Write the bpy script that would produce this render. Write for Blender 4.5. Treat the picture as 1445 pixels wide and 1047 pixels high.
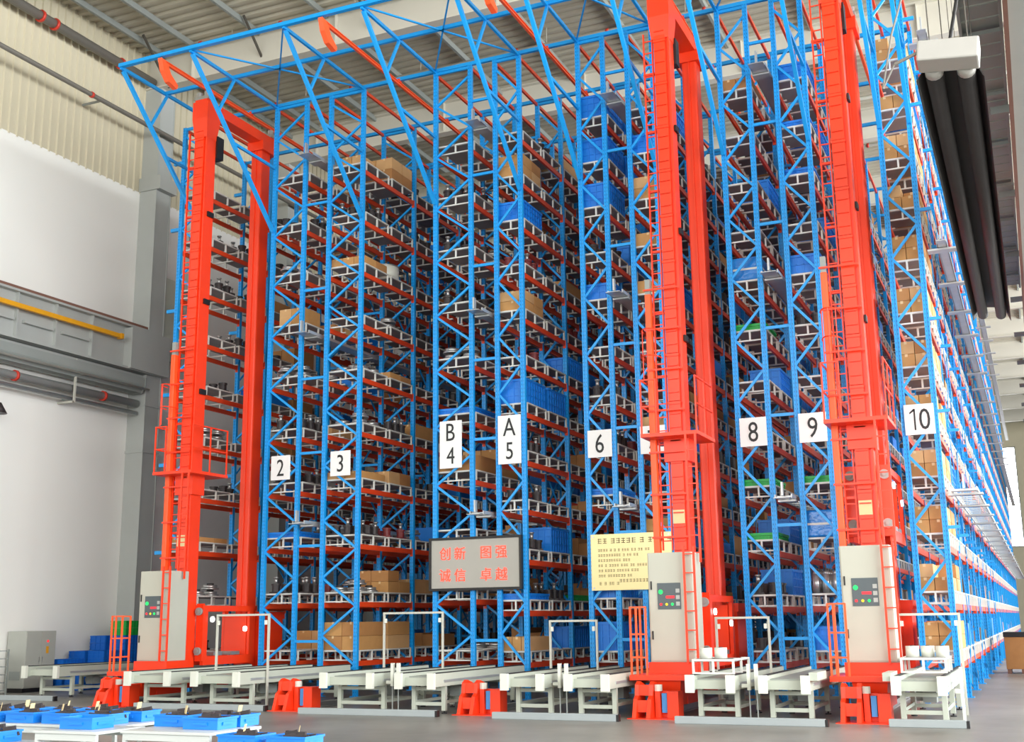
import bpy, bmesh, math, random
from mathutils import Vector, Matrix

# ------------------------------------------------------------------ clear
for o in list(bpy.data.objects):
    bpy.data.objects.remove(o, do_unlink=True)
SC = bpy.context.scene
COL = SC.collection

# ------------------------------------------------------------------ camera
CX, CY, CZ = 0.0, -26.848, 1.85
RGT = Vector((0.91388230, 0.40577899, -0.01274958))
UPV = Vector((0.09613832, -0.18579479, 0.97787408))
FWD = Vector((-0.39443195, 0.89488754, 0.20880549))
cam_d = bpy.data.cameras.new('camera')
cam_d.sensor_fit = 'HORIZONTAL'; cam_d.sensor_width = 36.0; cam_d.lens = 41.213
cam_d.clip_start = 0.1; cam_d.clip_end = 500
cam = bpy.data.objects.new('camera', cam_d); COL.objects.link(cam)
cam.matrix_world = Matrix(((RGT.x, UPV.x, -FWD.x, CX), (RGT.y, UPV.y, -FWD.y, CY),
                           (RGT.z, UPV.z, -FWD.z, CZ), (0, 0, 0, 1)))
SC.camera = cam

# ------------------------------------------------------------------ world, lights, exposure
wd = bpy.data.worlds.new('daylight'); SC.world = wd; wd.use_nodes = True
wd.node_tree.nodes['Background'].inputs[0].default_value = (0.93, 0.97, 1.0, 1)
wd.node_tree.nodes['Background'].inputs[1].default_value = 0.6

def area(name, loc, rot, sx, sy, power, col=(1, 1, 1)):
    l = bpy.data.lights.new(name, 'AREA'); l.shape = 'RECTANGLE'; l.size = sx; l.size_y = sy
    l.energy = power; l.color = col
    o = bpy.data.objects.new(name, l); COL.objects.link(o); o.location = loc; o.rotation_euler = rot
    return o
PI = math.pi
# tall glazed front of the hall behind the camera, and the glazed side aisle on the right
area('window_front_offscreen', (-6, -48, 13), (PI/2, 0, 0), 56, 15, 10500, (1.0, 0.98, 0.95))
area('window_right_offscreen', (26, 8, 11.5), (PI/2, 0, PI/2), 120, 17, 60000, (0.97, 0.99, 1.0))
SC.view_settings.view_transform = 'Standard'
SC.view_settings.look = 'None'
SC.view_settings.gamma = 1.0
SC.view_settings.use_curve_mapping = False
SC.view_settings.exposure = 0.22

# ------------------------------------------------------------------ materials
def srgb(r, g, b):
    f = lambda c: (c/255/12.92) if c/255 <= 0.04045 else ((c/255+0.055)/1.055)**2.4
    return (f(r), f(g), f(b), 1)
MATS = {}
def mat(name, col, rough=0.5, metal=0.0, var=0.12, scale=3.0, bump=0.0, bscale=40.0, emit=None, es=1.0, alpha=None):
    m = bpy.data.materials.new(name); m.use_nodes = True
    nt = m.node_tree; b = nt.nodes['Principled BSDF']
    b.inputs['Roughness'].default_value = rough; b.inputs['Metallic'].default_value = metal
    tc = nt.nodes.new('ShaderNodeTexCoord')
    if var > 0:
        n = nt.nodes.new('ShaderNodeTexNoise'); n.inputs['Scale'].default_value = scale; n.inputs['Detail'].default_value = 4
        nt.links.new(tc.outputs['Object'], n.inputs['Vector'])
        mx = nt.nodes.new('ShaderNodeMix'); mx.data_type = 'RGBA'
        mx.inputs[6].default_value = (col[0]*(1-var), col[1]*(1-var), col[2]*(1-var), 1)
        mx.inputs[7].default_value = (min(1, col[0]*(1+var)), min(1, col[1]*(1+var)), min(1, col[2]*(1+var)), 1)
        nt.links.new(n.outputs[0], mx.inputs[0]); nt.links.new(mx.outputs[2], b.inputs['Base Color'])
    else:
        b.inputs['Base Color'].default_value = col
    if bump > 0:
        n2 = nt.nodes.new('ShaderNodeTexNoise'); n2.inputs['Scale'].default_value = bscale; n2.inputs['Detail'].default_value = 3
        nt.links.new(tc.outputs['Object'], n2.inputs['Vector'])
        bp = nt.nodes.new('ShaderNodeBump'); bp.inputs['Strength'].default_value = bump; bp.inputs['Distance'].default_value = 0.02
        nt.links.new(n2.outputs[0], bp.inputs['Height']); nt.links.new(bp.outputs[0], b.inputs['Normal'])
    if emit:
        b.inputs['Emission Color'].default_value = emit; b.inputs['Emission Strength'].default_value = es
    MATS[name] = m
    return m
mat('blue', srgb(20, 158, 236), 0.34, var=0.06)
mat('blue_hole', srgb(10, 70, 130), 0.6)
mat('beam', srgb(226, 70, 26), 0.42, var=0.08)
mat('crane', srgb(246, 62, 22), 0.36, var=0.06, scale=1.2)
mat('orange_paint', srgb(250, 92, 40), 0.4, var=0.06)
mat('pallet', srgb(222, 222, 214), 0.45, var=0.08)
mat('deck', srgb(140, 140, 138), 0.7, var=0.2)
mat('conveyor', srgb(188, 194, 180), 0.45, var=0.05)
mat('conv_top', srgb(160, 166, 158), 0.5)
mat('black', srgb(26, 25, 26), 0.5)
mat('rubber', srgb(40, 40, 42), 0.8)
mat('cabinet', srgb(186, 186, 172), 0.42, var=0.03)
mat('cabinet_wall', srgb(176, 178, 170), 0.5, var=0.05)
mat('panel', srgb(82, 92, 96), 0.4)
mat('card', srgb(196, 146, 88), 0.75, var=0.12, scale=5)
mat('card_b', srgb(180, 128, 76), 0.75, var=0.12, scale=5)
mat('card_c', srgb(208, 164, 112), 0.75, var=0.1, scale=5)
mat('tape', srgb(222, 190, 140), 0.4)
mat('bin', srgb(18, 128, 224), 0.42, var=0.08)
mat('crate_blue', srgb(18, 104, 200), 0.45, var=0.1)
mat('green', srgb(30, 172, 72), 0.45)
mat('wrap', srgb(40, 130, 210), 0.12, var=0.25, scale=6, bump=0.6, bscale=9)
mat('steel', srgb(190, 190, 188), 0.3, metal=0.75, var=0.1)
mat('castiron', srgb(58, 52, 52), 0.5, metal=0.2, var=0.3, scale=8)
mat('castred', srgb(120, 40, 40), 0.5, var=0.2)
mat('white', srgb(222, 224, 212), 0.4, var=0.03)
mat('signwhite', srgb(238, 240, 240), 0.5, var=0.02)
mat('ink', srgb(40, 42, 44), 0.6, var=0)
mat('board', srgb(232, 216, 158), 0.3, metal=0.25, var=0.05)
mat('boardink', srgb(120, 108, 70), 0.6, var=0)
mat('ledback', srgb(172, 170, 162), 0.5, var=0.03)
mat('ledred', srgb(255, 60, 40), 0.5, var=0, emit=srgb(255, 66, 44), es=1.4)
mat('lampgreen', srgb(20, 220, 90), 0.5, var=0, emit=srgb(20, 230, 90), es=1.2)
mat('lampred', srgb(230, 40, 50), 0.5, var=0, emit=srgb(240, 40, 50), es=1.0)
mat('lampyellow', srgb(220, 190, 40), 0.5, var=0, emit=srgb(230, 200, 40), es=0.6)
mat('lampwhite', (1, 1, 1, 1), 0.5, var=0, emit=(1, 1, 0.97, 1), es=6)
mat('galv', srgb(188, 192, 192), 0.35, metal=0.5, var=0.12)
mat('greysteel', srgb(150, 156, 152), 0.5, var=0.08, scale=1.5)
mat('greylight', srgb(176, 180, 176), 0.5, var=0.06, scale=1.5)
mat('pipe', srgb(120, 116, 108), 0.45, var=0.1)
mat('pipe_light', srgb(196, 196, 184), 0.4, var=0.05)
mat('coupling', srgb(206, 62, 46), 0.45)
mat('yellow', srgb(236, 168, 30), 0.45)
mat('rust', srgb(130, 92, 78), 0.7)
mat('whitewall', srgb(246, 246, 240), 0.8, var=0.025, scale=0.3)
mat('clad', srgb(206, 198, 172), 0.6, var=0.04, scale=0.8)
mat('backwall', srgb(240, 238, 234), 0.8, var=0.08, scale=0.4)
mat('roof', srgb(190, 184, 166), 0.55, var=0.05, scale=0.6)
mat('girder', srgb(212, 208, 194), 0.5, var=0.05, scale=0.6)
mat('darkbeam', srgb(84, 80, 72), 0.7, var=0.15)
mat('heater', srgb(172, 170, 164), 0.45, var=0.06, scale=6)
mat('tube', srgb(34, 30, 30), 0.6, var=0.3, scale=4)
mat('tag', srgb(222, 200, 150), 0.7)
mat('kerb', srgb(160, 168, 170), 0.6, var=0.08)
mat('table', srgb(202, 207, 204), 0.4, var=0.04)
mat('bluepaint', srgb(70, 150, 220), 0.4)
mat('glass', srgb(235, 242, 245), 0.2, var=0, emit=(0.95, 0.98, 1, 1), es=9.0)

def floor_mat():
    m = bpy.data.materials.new('concrete'); m.use_nodes = True; nt = m.node_tree; b = nt.nodes['Principled BSDF']
    tc = nt.nodes.new('ShaderNodeTexCoord')
    n = nt.nodes.new('ShaderNodeTexNoise'); n.inputs['Scale'].default_value = 0.35; n.inputs['Detail'].default_value = 8; n.inputs['Roughness'].default_value = 0.62
    nt.links.new(tc.outputs['Object'], n.inputs['Vector'])
    r = nt.nodes.new('ShaderNodeValToRGB'); r.color_ramp.elements[0].position = 0.3; r.color_ramp.elements[1].position = 0.75
    r.color_ramp.elements[0].color = srgb(116, 114, 108); r.color_ramp.elements[1].color = srgb(158, 157, 152)
    nt.links.new(n.outputs[0], r.inputs[0]); nt.links.new(r.outputs[0], b.inputs['Base Color'])
    b.inputs['Roughness'].default_value = 0.38
    MATS['concrete'] = m
floor_mat()

def post_mat():
    # blue paint with the rows of small slots that run up a rack upright
    m = MATS['blue'].copy(); m.name = 'blue_slotted'; nt = m.node_tree; b = nt.nodes['Principled BSDF']
    src = b.inputs['Base Color'].links[0].from_socket
    tc = nt.nodes.new('ShaderNodeTexCoord'); sp = nt.nodes.new('ShaderNodeSeparateXYZ'); nt.links.new(tc.outputs['Object'], sp.inputs[0])
    def mth(op, a, bb=None):
        n = nt.nodes.new('ShaderNodeMath'); n.operation = op
        for i, v in enumerate((a, bb)):
            if v is None: continue
            if isinstance(v, (int, float)): n.inputs[i].default_value = v
            else: nt.links.new(v, n.inputs[i])
        return n.outputs[0]
    zf = mth('FRACT', mth('MULTIPLY', sp.outputs[2], 10.0))
    zin = mth('LESS_THAN', zf, 0.4)
    ax = mth('ABSOLUTE', mth('SUBTRACT', mth('ABSOLUTE', sp.outputs[0]), 0.027))
    xin = mth('LESS_THAN', ax, 0.007)
    k = mth('MULTIPLY', zin, xin)
    mx = nt.nodes.new('ShaderNodeMix'); mx.data_type = 'RGBA'
    nt.links.new(k, mx.inputs[0]); nt.links.new(src, mx.inputs[6]); mx.inputs[7].default_value = srgb(14, 96, 168)
    nt.links.new(mx.outputs[2], b.inputs['Base Color'])
    MATS['post'] = m
post_mat()

# ------------------------------------------------------------------ mesh helpers
class MB:
    def __init__(s):
        s.v = []; s.f = []
    def box(s, x0, x1, y0, y1, z0, z1):
        b = len(s.v)
        s.v += [(x0,y0,z0),(x1,y0,z0),(x1,y1,z0),(x0,y1,z0),(x0,y0,z1),(x1,y0,z1),(x1,y1,z1),(x0,y1,z1)]
        s.f += [tuple(b+i for i in q) for q in ((0,3,2,1),(4,5,6,7),(0,1,5,4),(1,2,6,5),(2,3,7,6),(3,0,4,7))]
        return s
    def frus(s, x0, x1, y0, y1, z0, X0, X1, Y0, Y1, z1):
        b = len(s.v)
        s.v += [(x0,y0,z0),(x1,y0,z0),(x1,y1,z0),(x0,y1,z0),(X0,Y0,z1),(X1,Y0,z1),(X1,Y1,z1),(X0,Y1,z1)]
        s.f += [tuple(b+i for i in q) for q in ((0,3,2,1),(4,5,6,7),(0,1,5,4),(1,2,6,5),(2,3,7,6),(3,0,4,7))]
        return s
    def bar(s, p0, p1, w, h, up=(0, 0, 1)):
        p0, p1 = Vector(p0), Vector(p1); d = (p1-p0).normalized(); up = Vector(up)
        if abs(d.dot(up)) > 0.98: up = Vector((0, 1, 0))
        sd = d.cross(up).normalized(); u = sd.cross(d)
        b = len(s.v)
        for p in (p0, p1):
            for a, c in ((-1,-1),(1,-1),(1,1),(-1,1)):
                s.v.append(tuple(p + sd*(a*w/2) + u*(c*h/2)))
        s.f += [tuple(b+i for i in q) for q in ((0,3,2,1),(4,5,6,7),(0,1,5,4),(1,2,6,5),(2,3,7,6),(3,0,4,7))]
        return s
    def cyl(s, p0, p1, r, n=12, r1=None):
        p0, p1 = Vector(p0), Vector(p1); d = (p1-p0).normalized(); up = Vector((0,0,1)) if abs(d.z) < 0.95 else Vector((1,0,0))
        sd = d.cross(up).normalized(); u = sd.cross(d); b = len(s.v); r1 = r if r1 is None else r1
        for p, rr in ((p0, r), (p1, r1)):
            for i in range(n):
                a = 2*PI*i/n; s.v.append(tuple(p + sd*(math.cos(a)*rr) + u*(math.sin(a)*rr)))
        s.f.append(tuple(b+n-1-i for i in range(n))); s.f.append(tuple(b+n+i for i in range(n)))
        for i in range(n):
            j = (i+1) % n; s.f.append((b+i, b+j, b+n+j, b+n+i))
        return s
    def tube(s, pts, r, n=8):
        for a, c in zip(pts[:-1], pts[1:]): s.cyl(a, c, r, n)
        return s
    def prism(s, poly, z0, z1, axis='z'):
        # polygon in two axes swept along the third
        b = len(s.v); n = len(poly)
        for z in (z0, z1):
            for (p, q) in poly:
                s.v.append({'z': (p, q, z), 'y': (p, z, q), 'x': (z, p, q)}[axis])
        s.f.append(tuple(b+i for i in range(n))); s.f.append(tuple(b+2*n-1-i for i in range(n)))
        for i in range(n):
            j = (i+1) % n; s.f.append((b+i, b+n+i, b+n+j, b+j))
        return s
    def add(s, other, dx=0, dy=0, dz=0):
        b = len(s.v)
        s.v += [(x+dx, y+dy, z+dz) for x, y, z in other.v]; s.f += [tuple(b+i for i in q) for q in other.f]
        return s
    def mesh(s, name, m, smooth=False, bevel=0.0):
        me = bpy.data.meshes.new(name); me.from_pydata(s.v, [], s.f)
        bm = bmesh.new(); bm.from_mesh(me)
        if bevel: bmesh.ops.bevel(bm, geom=bm.edges[:], offset=bevel, segments=2, affect='EDGES', profile=0.5)
        bmesh.ops.recalc_face_normals(bm, faces=bm.faces[:]); bm.to_mesh(me); bm.free()
        if smooth:
            for p in me.polygons: p.use_smooth = len(p.vertices) == 4
        me.materials.append(MATS[m]); return me
    def build(s, name, m, parent=None, loc=(0,0,0), smooth=False, bevel=0.0):
        return put(name, s.mesh(name, m, smooth, bevel), parent, loc)
def put(name, me, parent=None, loc=(0,0,0), rz=0.0):
    o = bpy.data.objects.new(name, me); COL.objects.link(o); o.location = loc
    if rz: o.rotation_euler = (0, 0, rz)
    if parent is not None: o.parent = parent
    return o
def tag(o, label, cat, group=None, kind=None):
    o['label'] = label; o['category'] = cat
    if group: o['group'] = group
    if kind: o['kind'] = kind
    return o
def thing(name, label, cat, loc=(0,0,0), rz=0.0, group=None):
    o = bpy.data.objects.new(name, None); COL.objects.link(o); o.location = loc; o.rotation_euler = (0,0,rz)
    o.empty_display_size = 0.2
    return tag(o, label, cat, group)
def copy_tree(o, parent=None):
    c = o.copy(); COL.objects.link(c); c.parent = parent
    for ch in list(o.children): copy_tree(ch, c)
    return c
def text_mesh(s, size, m, depth=0.004, xs=1.0):
    cu = bpy.data.curves.new('lettering', 'FONT'); cu.body = s; cu.size = size; cu.extrude = depth
    cu.align_x = 'CENTER'; cu.align_y = 'CENTER'; cu.resolution_u = 3
    o = bpy.data.objects.new('lettering', cu); COL.objects.link(o)
    dg = bpy.context.evaluated_depsgraph_get(); dg.update()
    me = bpy.data.meshes.new_from_object(o.evaluated_get(dg))
    bpy.data.objects.remove(o, do_unlink=True); bpy.data.curves.remove(cu)
    zs = [v.co.y for v in me.vertices]; xx = [v.co.x for v in me.vertices]
    cy_, cx_ = (max(zs)+min(zs))/2, (max(xx)+min(xx))/2
    for v in me.vertices:
        x, y, z = v.co; v.co = ((x-cx_)*xs, -z, y-cy_)     # stand it up, facing -Y
    me.materials.clear(); me.materials.append(MATS[m]); return me

BORD = 'first second third fourth fifth sixth seventh eighth ninth tenth'.split()
WORDS = ['zero', 'one', 'two', 'three', 'four', 'five', 'six', 'seven', 'eight', 'nine', 'ten', 'eleven', 'twelve']
random.seed(7)

# ------------------------------------------------------------------ the hall
XW = -28.07          # inner face of the left wall
ROOF = 22.35
tag(MB().box(-29, 40, -50, 112, -0.2, 0).build('floor', 'concrete'), 'smooth grey concrete warehouse floor', 'floor', kind='structure')
wl = MB().box(XW-0.3, XW, -50, 4.2, 0, 17.0).build('wall_left', 'whitewall')
tag(wl, 'white rendered lower wall left of the racks', 'wall', kind='structure')
MB().box(XW-0.3, XW+0.02, 4.7, 112, 0, 17.0).build('rear_wall_section', 'backwall', wl)
# ribbed cladding above the rendered wall
poly = []; y = -50.0
while y < 110:
    poly += [(XW-0.02, y), (XW-0.02, y+0.23), (XW+0.03, y+0.26), (XW+0.03, y+0.30)]; y += 0.33
poly += [(XW-0.3, y), (XW-0.3, -50)]
cl = MB(); nP = len(poly)
for i in range(nP-3):
    b = len(cl.v); (a0, b0), (a1, b1) = poly[i], poly[i+1]
    cl.v += [(a0, b0, 16.95), (a1, b1, 16.95), (a1, b1, ROOF), (a0, b0, ROOF)]; cl.f.append((b, b+1, b+2, b+3))
cl.build('ribbed_cladding', 'clad', wl)
MB().box(XW-0.3, XW-0.05, -50, 112, 16.95, ROOF).build('cladding_backing', 'clad', wl)
# roof deck, ribs running along X
rf = MB(); y = -50.0; z0, z1 = ROOF, ROOF-0.1
prof = []
while y < 112:
    prof += [(y, z0), (y+0.19, z0), (y+0.23, z1), (y+0.38, z1)]; y += 0.42
for (a0, b0), (a1, b1) in zip(prof[:-1], prof[1:]):
    b = len(rf.v); rf.v += [(-29, a0, b0), (-29, a1, b1), (40, a1, b1), (40, a0, b0)]; rf.f.append((b, b+1, b+2, b+3))
rf.box(-29, 40, -50, 112, ROOF+0.06, ROOF+0.2)
ce = rf.build('ceiling', 'roof'); tag(ce, 'ribbed beige metal roof deck over the racks', 'ceiling', kind='structure')
for i, x in enumerate([-27.3, -25.85, -23.2, -20.4, -17.5, -14.5, -11.5, -8.5, -5.5, -2.5, 0.5, 3.5, 6.5]):
    MB().box(x-0.05, x+0.05, -50, 112, ROOF-0.3, ROOF-0.09).build('purlin', 'greysteel', ce)
for i, yy in enumerate([-28, -20, -12, -4, 4.2, 12.2, 20.2, 28.2, 36.2, 44.2, 52.2, 60.2, 68.2, 76.2, 84.2, 92.2, 100.2]):
    g = MB().box(-28, 40, yy-0.03, yy+0.03, 20.95, ROOF-0.12).box(-28, 40, yy-0.2, yy+0.2, 20.9, 20.95).box(-28, 40, yy-0.2, yy+0.2, ROOF-0.16, ROOF-0.1)
    for k in range(11): g.box(-26+6*k, -25.97+6*k, yy-0.18, yy+0.18, 20.95, ROOF-0.12)
    g.build('roof_girder', 'girder', ce)
# far end wall with a bright window band
ew = MB().box(-29, 40, 110, 110.3, 0, ROOF).build('wall_back', 'clad'); tag(ew, 'beige end wall far behind the racks', 'wall', kind='structure')
for k in range(1):
    w = MB().box(-3.4+2.6*k, -1.2+2.6*k, 109.9, 109.98, 9.0, 19.5).build('window_%d' % (k+1), 'glass')
    tag(w, 'tall bright window in the far end wall', 'window', kind='structure')
    q = -3.4+2.6*k
    fr = MB().box(q-0.1, q, 109.85, 110, 8.9, 19.6).box(q+2.2, q+2.3, 109.85, 110, 8.9, 19.6).box(q-0.1, q+2.3, 109.85, 110, 8.9, 9.0).box(q-0.1, q+2.3, 109.85, 110, 19.5, 19.6).box(q-0.1, q+2.3, 109.85, 110, 14.2, 14.3)
    fr.build('window_frame', 'greysteel', w)

# steel columns on the left wall and down the right-hand column line
def column(x0, x1, y0, y1, h, label, m='greylight', splices=()):
    t = thing('steel_column', label, 'column', ((x0+x1)/2, (y0+y1)/2, 0)); t['kind'] = 'structure'
    hx, hy = (x1-x0)/2, (y1-y0)/2
    MB().box(-hx, hx, -hy, -hy+0.04, 0, h).build('front_flange', m, t)
    MB().box(-hx, hx, hy-0.04, hy, 0, h).build('rear_flange', m, t)
    MB().box(-0.03, 0.03, -hy+0.04, hy-0.04, 0, h).build('web', m, t)
    MB().box(hx-0.05, hx-0.02, -hy+0.04, hy-0.04, 0, h).build('side_plate', m, t)
    MB().box(-hx-0.06, hx+0.06, -hy-0.06, hy+0.06, 0, 0.05).build('base_plate', m, t)
    for z in splices: MB().box(-hx-0.02, hx+0.02, -hy-0.03, hy+0.03, z, z+0.08).build('splice_plate', m, t)
    return t
for i, yy in enumerate([4.45, 12.45, 20.45, 28.45]):
    column(XW, XW+0.75, yy-0.38, yy+0.38, 20.9, 'grey steel column on the left wall, %s from the front racks' % ['first', 'second', 'third', 'fourth'][i], splices=(7.6, 9.2, 17.2))
MB().box(XW, XW+0.95, 4.0, 4.9, 17.0, 17.5).build('crown_box', 'greylight', bpy.data.objects['steel_column'], (-(XW+0.375), -4.45, 0))
for i, yy in enumerate([4.45, 12.45, 20.45, 28.45, 36.45, 44.45, 52.45, 60.45, 68.45, 76.45]):
    column(0.85, 1.5, yy-0.35, yy+0.35, 20.9, 'grey steel column under the right crane runway, number %s from the floor strips' % WORDS[i+1], 'greysteel')

# crane runway along the left wall
rw = thing('crane_runway', 'grey travelling-crane runway girder along the left wall with yellow conductor rail', 'girder', (XW, 0, 0)); rw['kind'] = 'structure'
MB().box(0.62, 0.66, -50, 4.0, 10.35, 11.75).build('web', 'greylight', rw)
MB().box(0.42, 0.86, -50, 4.2, 11.75, 11.82).build('top_flange', 'greylight', rw)
MB().box(0.40, 0.90, -50, 4.2, 10.28, 10.35).build('bottom_flange', 'greylight', rw)
MB().box(0.58, 0.70, -50, 4.4, 11.82, 11.96).build('rail', 'rust', rw)
MB().box(0.05, 0.62, -50, 4.2, 10.18, 10.26).build('soffit_plate', 'greylight', rw)
for k in range(14):
    y0 = 1.4-1.55*k
    MB().box(0.64, 0.78, y0, y0+0.05, 10.35, 11.75).build('stiffener', 'greylight', rw)
    MB().box(0.66, 0.80, y0-1.25, y0-0.1, 10.86, 10.94).build('louvre', 'greylight', rw)
MB().box(0.84, 0.96, -50, 2.55, 11.22, 11.36).build('conductor_rail', 'yellow', rw)
MB().box(0.80, 0.99, 2.50, 2.62, 11.20, 11.38).build('rail_end_cap', 'yellow', rw)
MB().box(0.3, 1.0, 3.0, 4.9, 10.3, 11.7).build('column_bracket', 'greylight', rw)
MB().box(0.5, 0.6, 4.9, 6.0, 11.0, 14.0).build('side_box', 'conveyor', rw)
rb = thing('cable_duct', 'long grey-green steel duct below the crane runway on the left wall', 'duct', (XW, 0, 0))
MB().prism([(0.25, 9.62), (0.7, 9.62), (0.85, 9.85), (0.85, 10.12), (0.25, 10.12)], -50, 3.9, 'y').build('duct_body', 'greysteel', rb)
MB().prism([(0.24, 9.6), (0.72, 9.6), (0.87, 9.84), (0.87, 10.14), (0.24, 10.14)], 3.9, 3.96, 'y').build('end_plate', 'greysteel', rb)
for k in range(5): MB().box(0.07, 0.3, 2.0-6*k, 2.1-6*k, 9.7, 9.8).build('wall_bracket', 'greysteel', rb)
def ypipe(name, label, x, z, r, y0, y1, m, rings=(), cm='coupling'):
    t = thing(name, label, 'pipe', (x, 0, z))
    MB().cyl((0, y0, 0), (0, y1, 0), r, 12).build('pipe_run', m, t, smooth=True)
    for yy in rings:
        MB().cyl((0, yy-0.045, 0), (0, yy+0.045, 0), r*1.3, 12).build('coupling', cm, t, smooth=True)
    k = y0
    for j in range(int((y1-y0)//6)):
        MB().box(XW+0.06-x, 0, y0+3+6*j, y0+3.06+6*j, -0.03, 0.03).build('wall_bracket', 'greysteel', t)
    return t
ypipe('fire_pipe', 'thick grey fire pipe with red couplings under the roof edge', XW+0.42, 21.1, 0.16, -50, 4.0, 'pipe', (-1.35, -0.75, 2.3))
ypipe('wall_pipe', 'thin brown pipe with one red coupling on ribbed cladding', XW+0.92, 19.08, 0.08, -50, 40, 'pipe', (0.55,))
ypipe('service_pipe', 'thick light grey pipe with red couplings below crane runway', XW+0.45, 9.28, 0.13, -50, 4.0, 'greylight', (-1.3, 2.4))
ypipe('steam_pipe', 'slim silver pipe lowest on the white wall', XW+0.45, 8.95, 0.075, -50, 4.0, 'galv', ())
ypipe('conduit', 'thin white conduit pipe above the service pipe', XW+0.95, 9.72, 0.035, -50, 4.0, 'pipe_light', ())
hb = thing('pipe_hanger', 'pale steel hanger frame holding the wall pipes', 'hanger', (XW+0.45, 0.9, 8.8))
MB().box(-0.45, 0.25, -0.03, 0.03, 1.35, 1.42).build('top_arm', 'pipe_light', hb)
MB().box(0.2, 0.26, -0.03, 0.03, 0.0, 1.35).build('hanger_bar', 'pipe_light', hb)
MB().box(-0.45, 0.25, -0.03, 0.03, 0.0, 0.06).build('bottom_arm', 'pipe_light', hb)
# sprinkler pipes across the hall under the roof
for i, yy in enumerate([-3.6, 3.7, 8.3, 13.2, 17.6, 22.5, 30.0, 38.0]):
    t = thing('sprinkler_pipe', 'pale sprinkler pipe crossing under the roof, %s from the hall front' % ['first', 'second', 'third', 'fourth', 'fifth', 'sixth', 'seventh', 'eighth'][i], 'pipe', (-13, yy, 21.6 if i != 1 else 22.0))
    MB().cyl((-14.6, 0, 0), (30, 0, 0), 0.07, 10).build('pipe_run', 'pipe_light', t, smooth=True)
    for k in range(9):
        MB().cyl((-12.4+3.4*k, 0, 0), (-12.3+3.4*k, 0, 0), 0.1, 10).build('coupling', 'coupling', t, smooth=True)
    for k in range(7):
        MB().cyl((-11+5*k, 0, 0), (-11+5*k, 0, ROOF-0.1-(21.6 if i != 1 else 22.0)), 0.015, 6).build('hanger_rod', 'pipe_light', t)
for i, (x, yy) in enumerate([(-27.0, 2.6), (-23.0, 3.0), (-18.6, 3.0), (-12.6, 3.0)]):
    t = thing('roof_strut', 'dark angle strut under the roof deck, %s from left wall' % ['first', 'second', 'third', 'fourth'][i], 'strut', (x, yy, ROOF-0.35))
    MB().bar((0, 0, 0.2), (-0.1, 1.6, -1.1), 0.07, 0.07).build('angle_bar', 'darkbeam', t)

# right-hand crane runway just above and right of the camera
rr = thing('crane_runway', 'grey steel crane runway girder along the right column line', 'girder', (0, 0, 0)); rr['kind'] = 'structure'
MB().box(0.72, 0.78, -46, 84, 10.35, 11.8).build('web', 'greylight', rr)
MB().box(0.36, 1.15, -46, 84, 10.28, 10.36).build('bottom_flange', 'greylight', rr)
MB().box(0.36, 1.15, -46, 84, 11.8, 11.88).build('top_flange', 'greylight', rr)
MB().box(0.30, 0.36, -46, 84, 10.2, 10.42).build('edge_angle', 'rust', rr)
for k in range(12):
    MB().box(0.0, 0.72, -14+5*k, -13.9+5*k, 11.2, 11.35).build('cross_tie', 'greysteel', rr)

wk = thing('added_walkway', 'grey plank walkway added to darken the space beside the right crane runway', 'walkway', (0, 0, 11.45))  # invented planks and rails, added to darken the space between heater and runway
for k in range(52): MB().box(-0.32, 0.3, -16+0.5*k, -15.56+0.5*k, 0, 0.03).build('tread_plank', 'greysteel', wk)
for x in (-0.36, 0.27): MB().box(x, x+0.05, -16, 10, -0.1, 0.1).build('edge_beam', 'greysteel', wk)
for k in range(10): MB().box(-0.34, 0.3, -15+2.6*k, -14.88+2.6*k, -0.12, -0.05).build('cross_tie', 'greysteel', wk)
for x in (-0.34,):
    for k in range(14): MB().box(x, x+0.03, -15.9+2*k, -15.87+2*k, 0.1, 1.2).build('rail_post', 'greysteel', wk)
    for z in (0.65, 1.17): MB().box(x, x+0.03, -16, 10.2, z, z+0.03).build('hand_rail', 'greysteel', wk)

# ------------------------------------------------------------------ the racks
H = 16.82
WIDE = {1: (-22.70, -21.66), 2: (-19.31, -18.27), 3: (-17.43, -16.35), 4: (-14.03, -12.97)}
NARR = {5: (-12.23, -11.52), 6: (-9.83, -9.14), 7: (-8.48, -7.80), 8: (-6.08, -5.37), 9: (-4.71, -4.03), 10: (-2.40, -1.74)}
ROWS = dict(WIDE); ROWS.update(NARR)
BAY = 3.0; NB = 24
def levels(r):
    return [0.90+1.5*k for k in range(10)] if r <= 4 else [0.87+1.232*k for k in range(12)]
post_me = None
def post_mesh():
    w, t, d = 0.058, 0.012, 0.05
    poly = [(-w, -d), (-0.022, -d), (-0.016, -d+0.012), (0.016, -d+0.012), (0.022, -d), (w, -d), (w, d), (w-0.02, d), (w-0.02, -d+0.02), (-w+0.02, -d+0.02), (-w+0.02, d), (-w, d)]
    return MB().prism(poly, 0, H).mesh('post', 'post')
post_me = post_mesh()
plate_me = MB().box(-0.11, 0.11, -0.1, 0.1, 0, 0.02).mesh('base_plate', 'blue')
beam_me = MB().box(-0.03, 0.03, 0.05, BAY-0.05, -0.13, 0).box(-0.045, 0.045, 0.045, 0.06, -0.2, 0.03).box(-0.045, 0.045, BAY-0.06, BAY-0.045, -0.2, 0.03).mesh('beam', 'beam')
tie_me = MB().box(-0.03, 0.03, 0.05, BAY-0.05, -0.09, 0).mesh('top_tie', 'beam')
diag = {}
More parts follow.
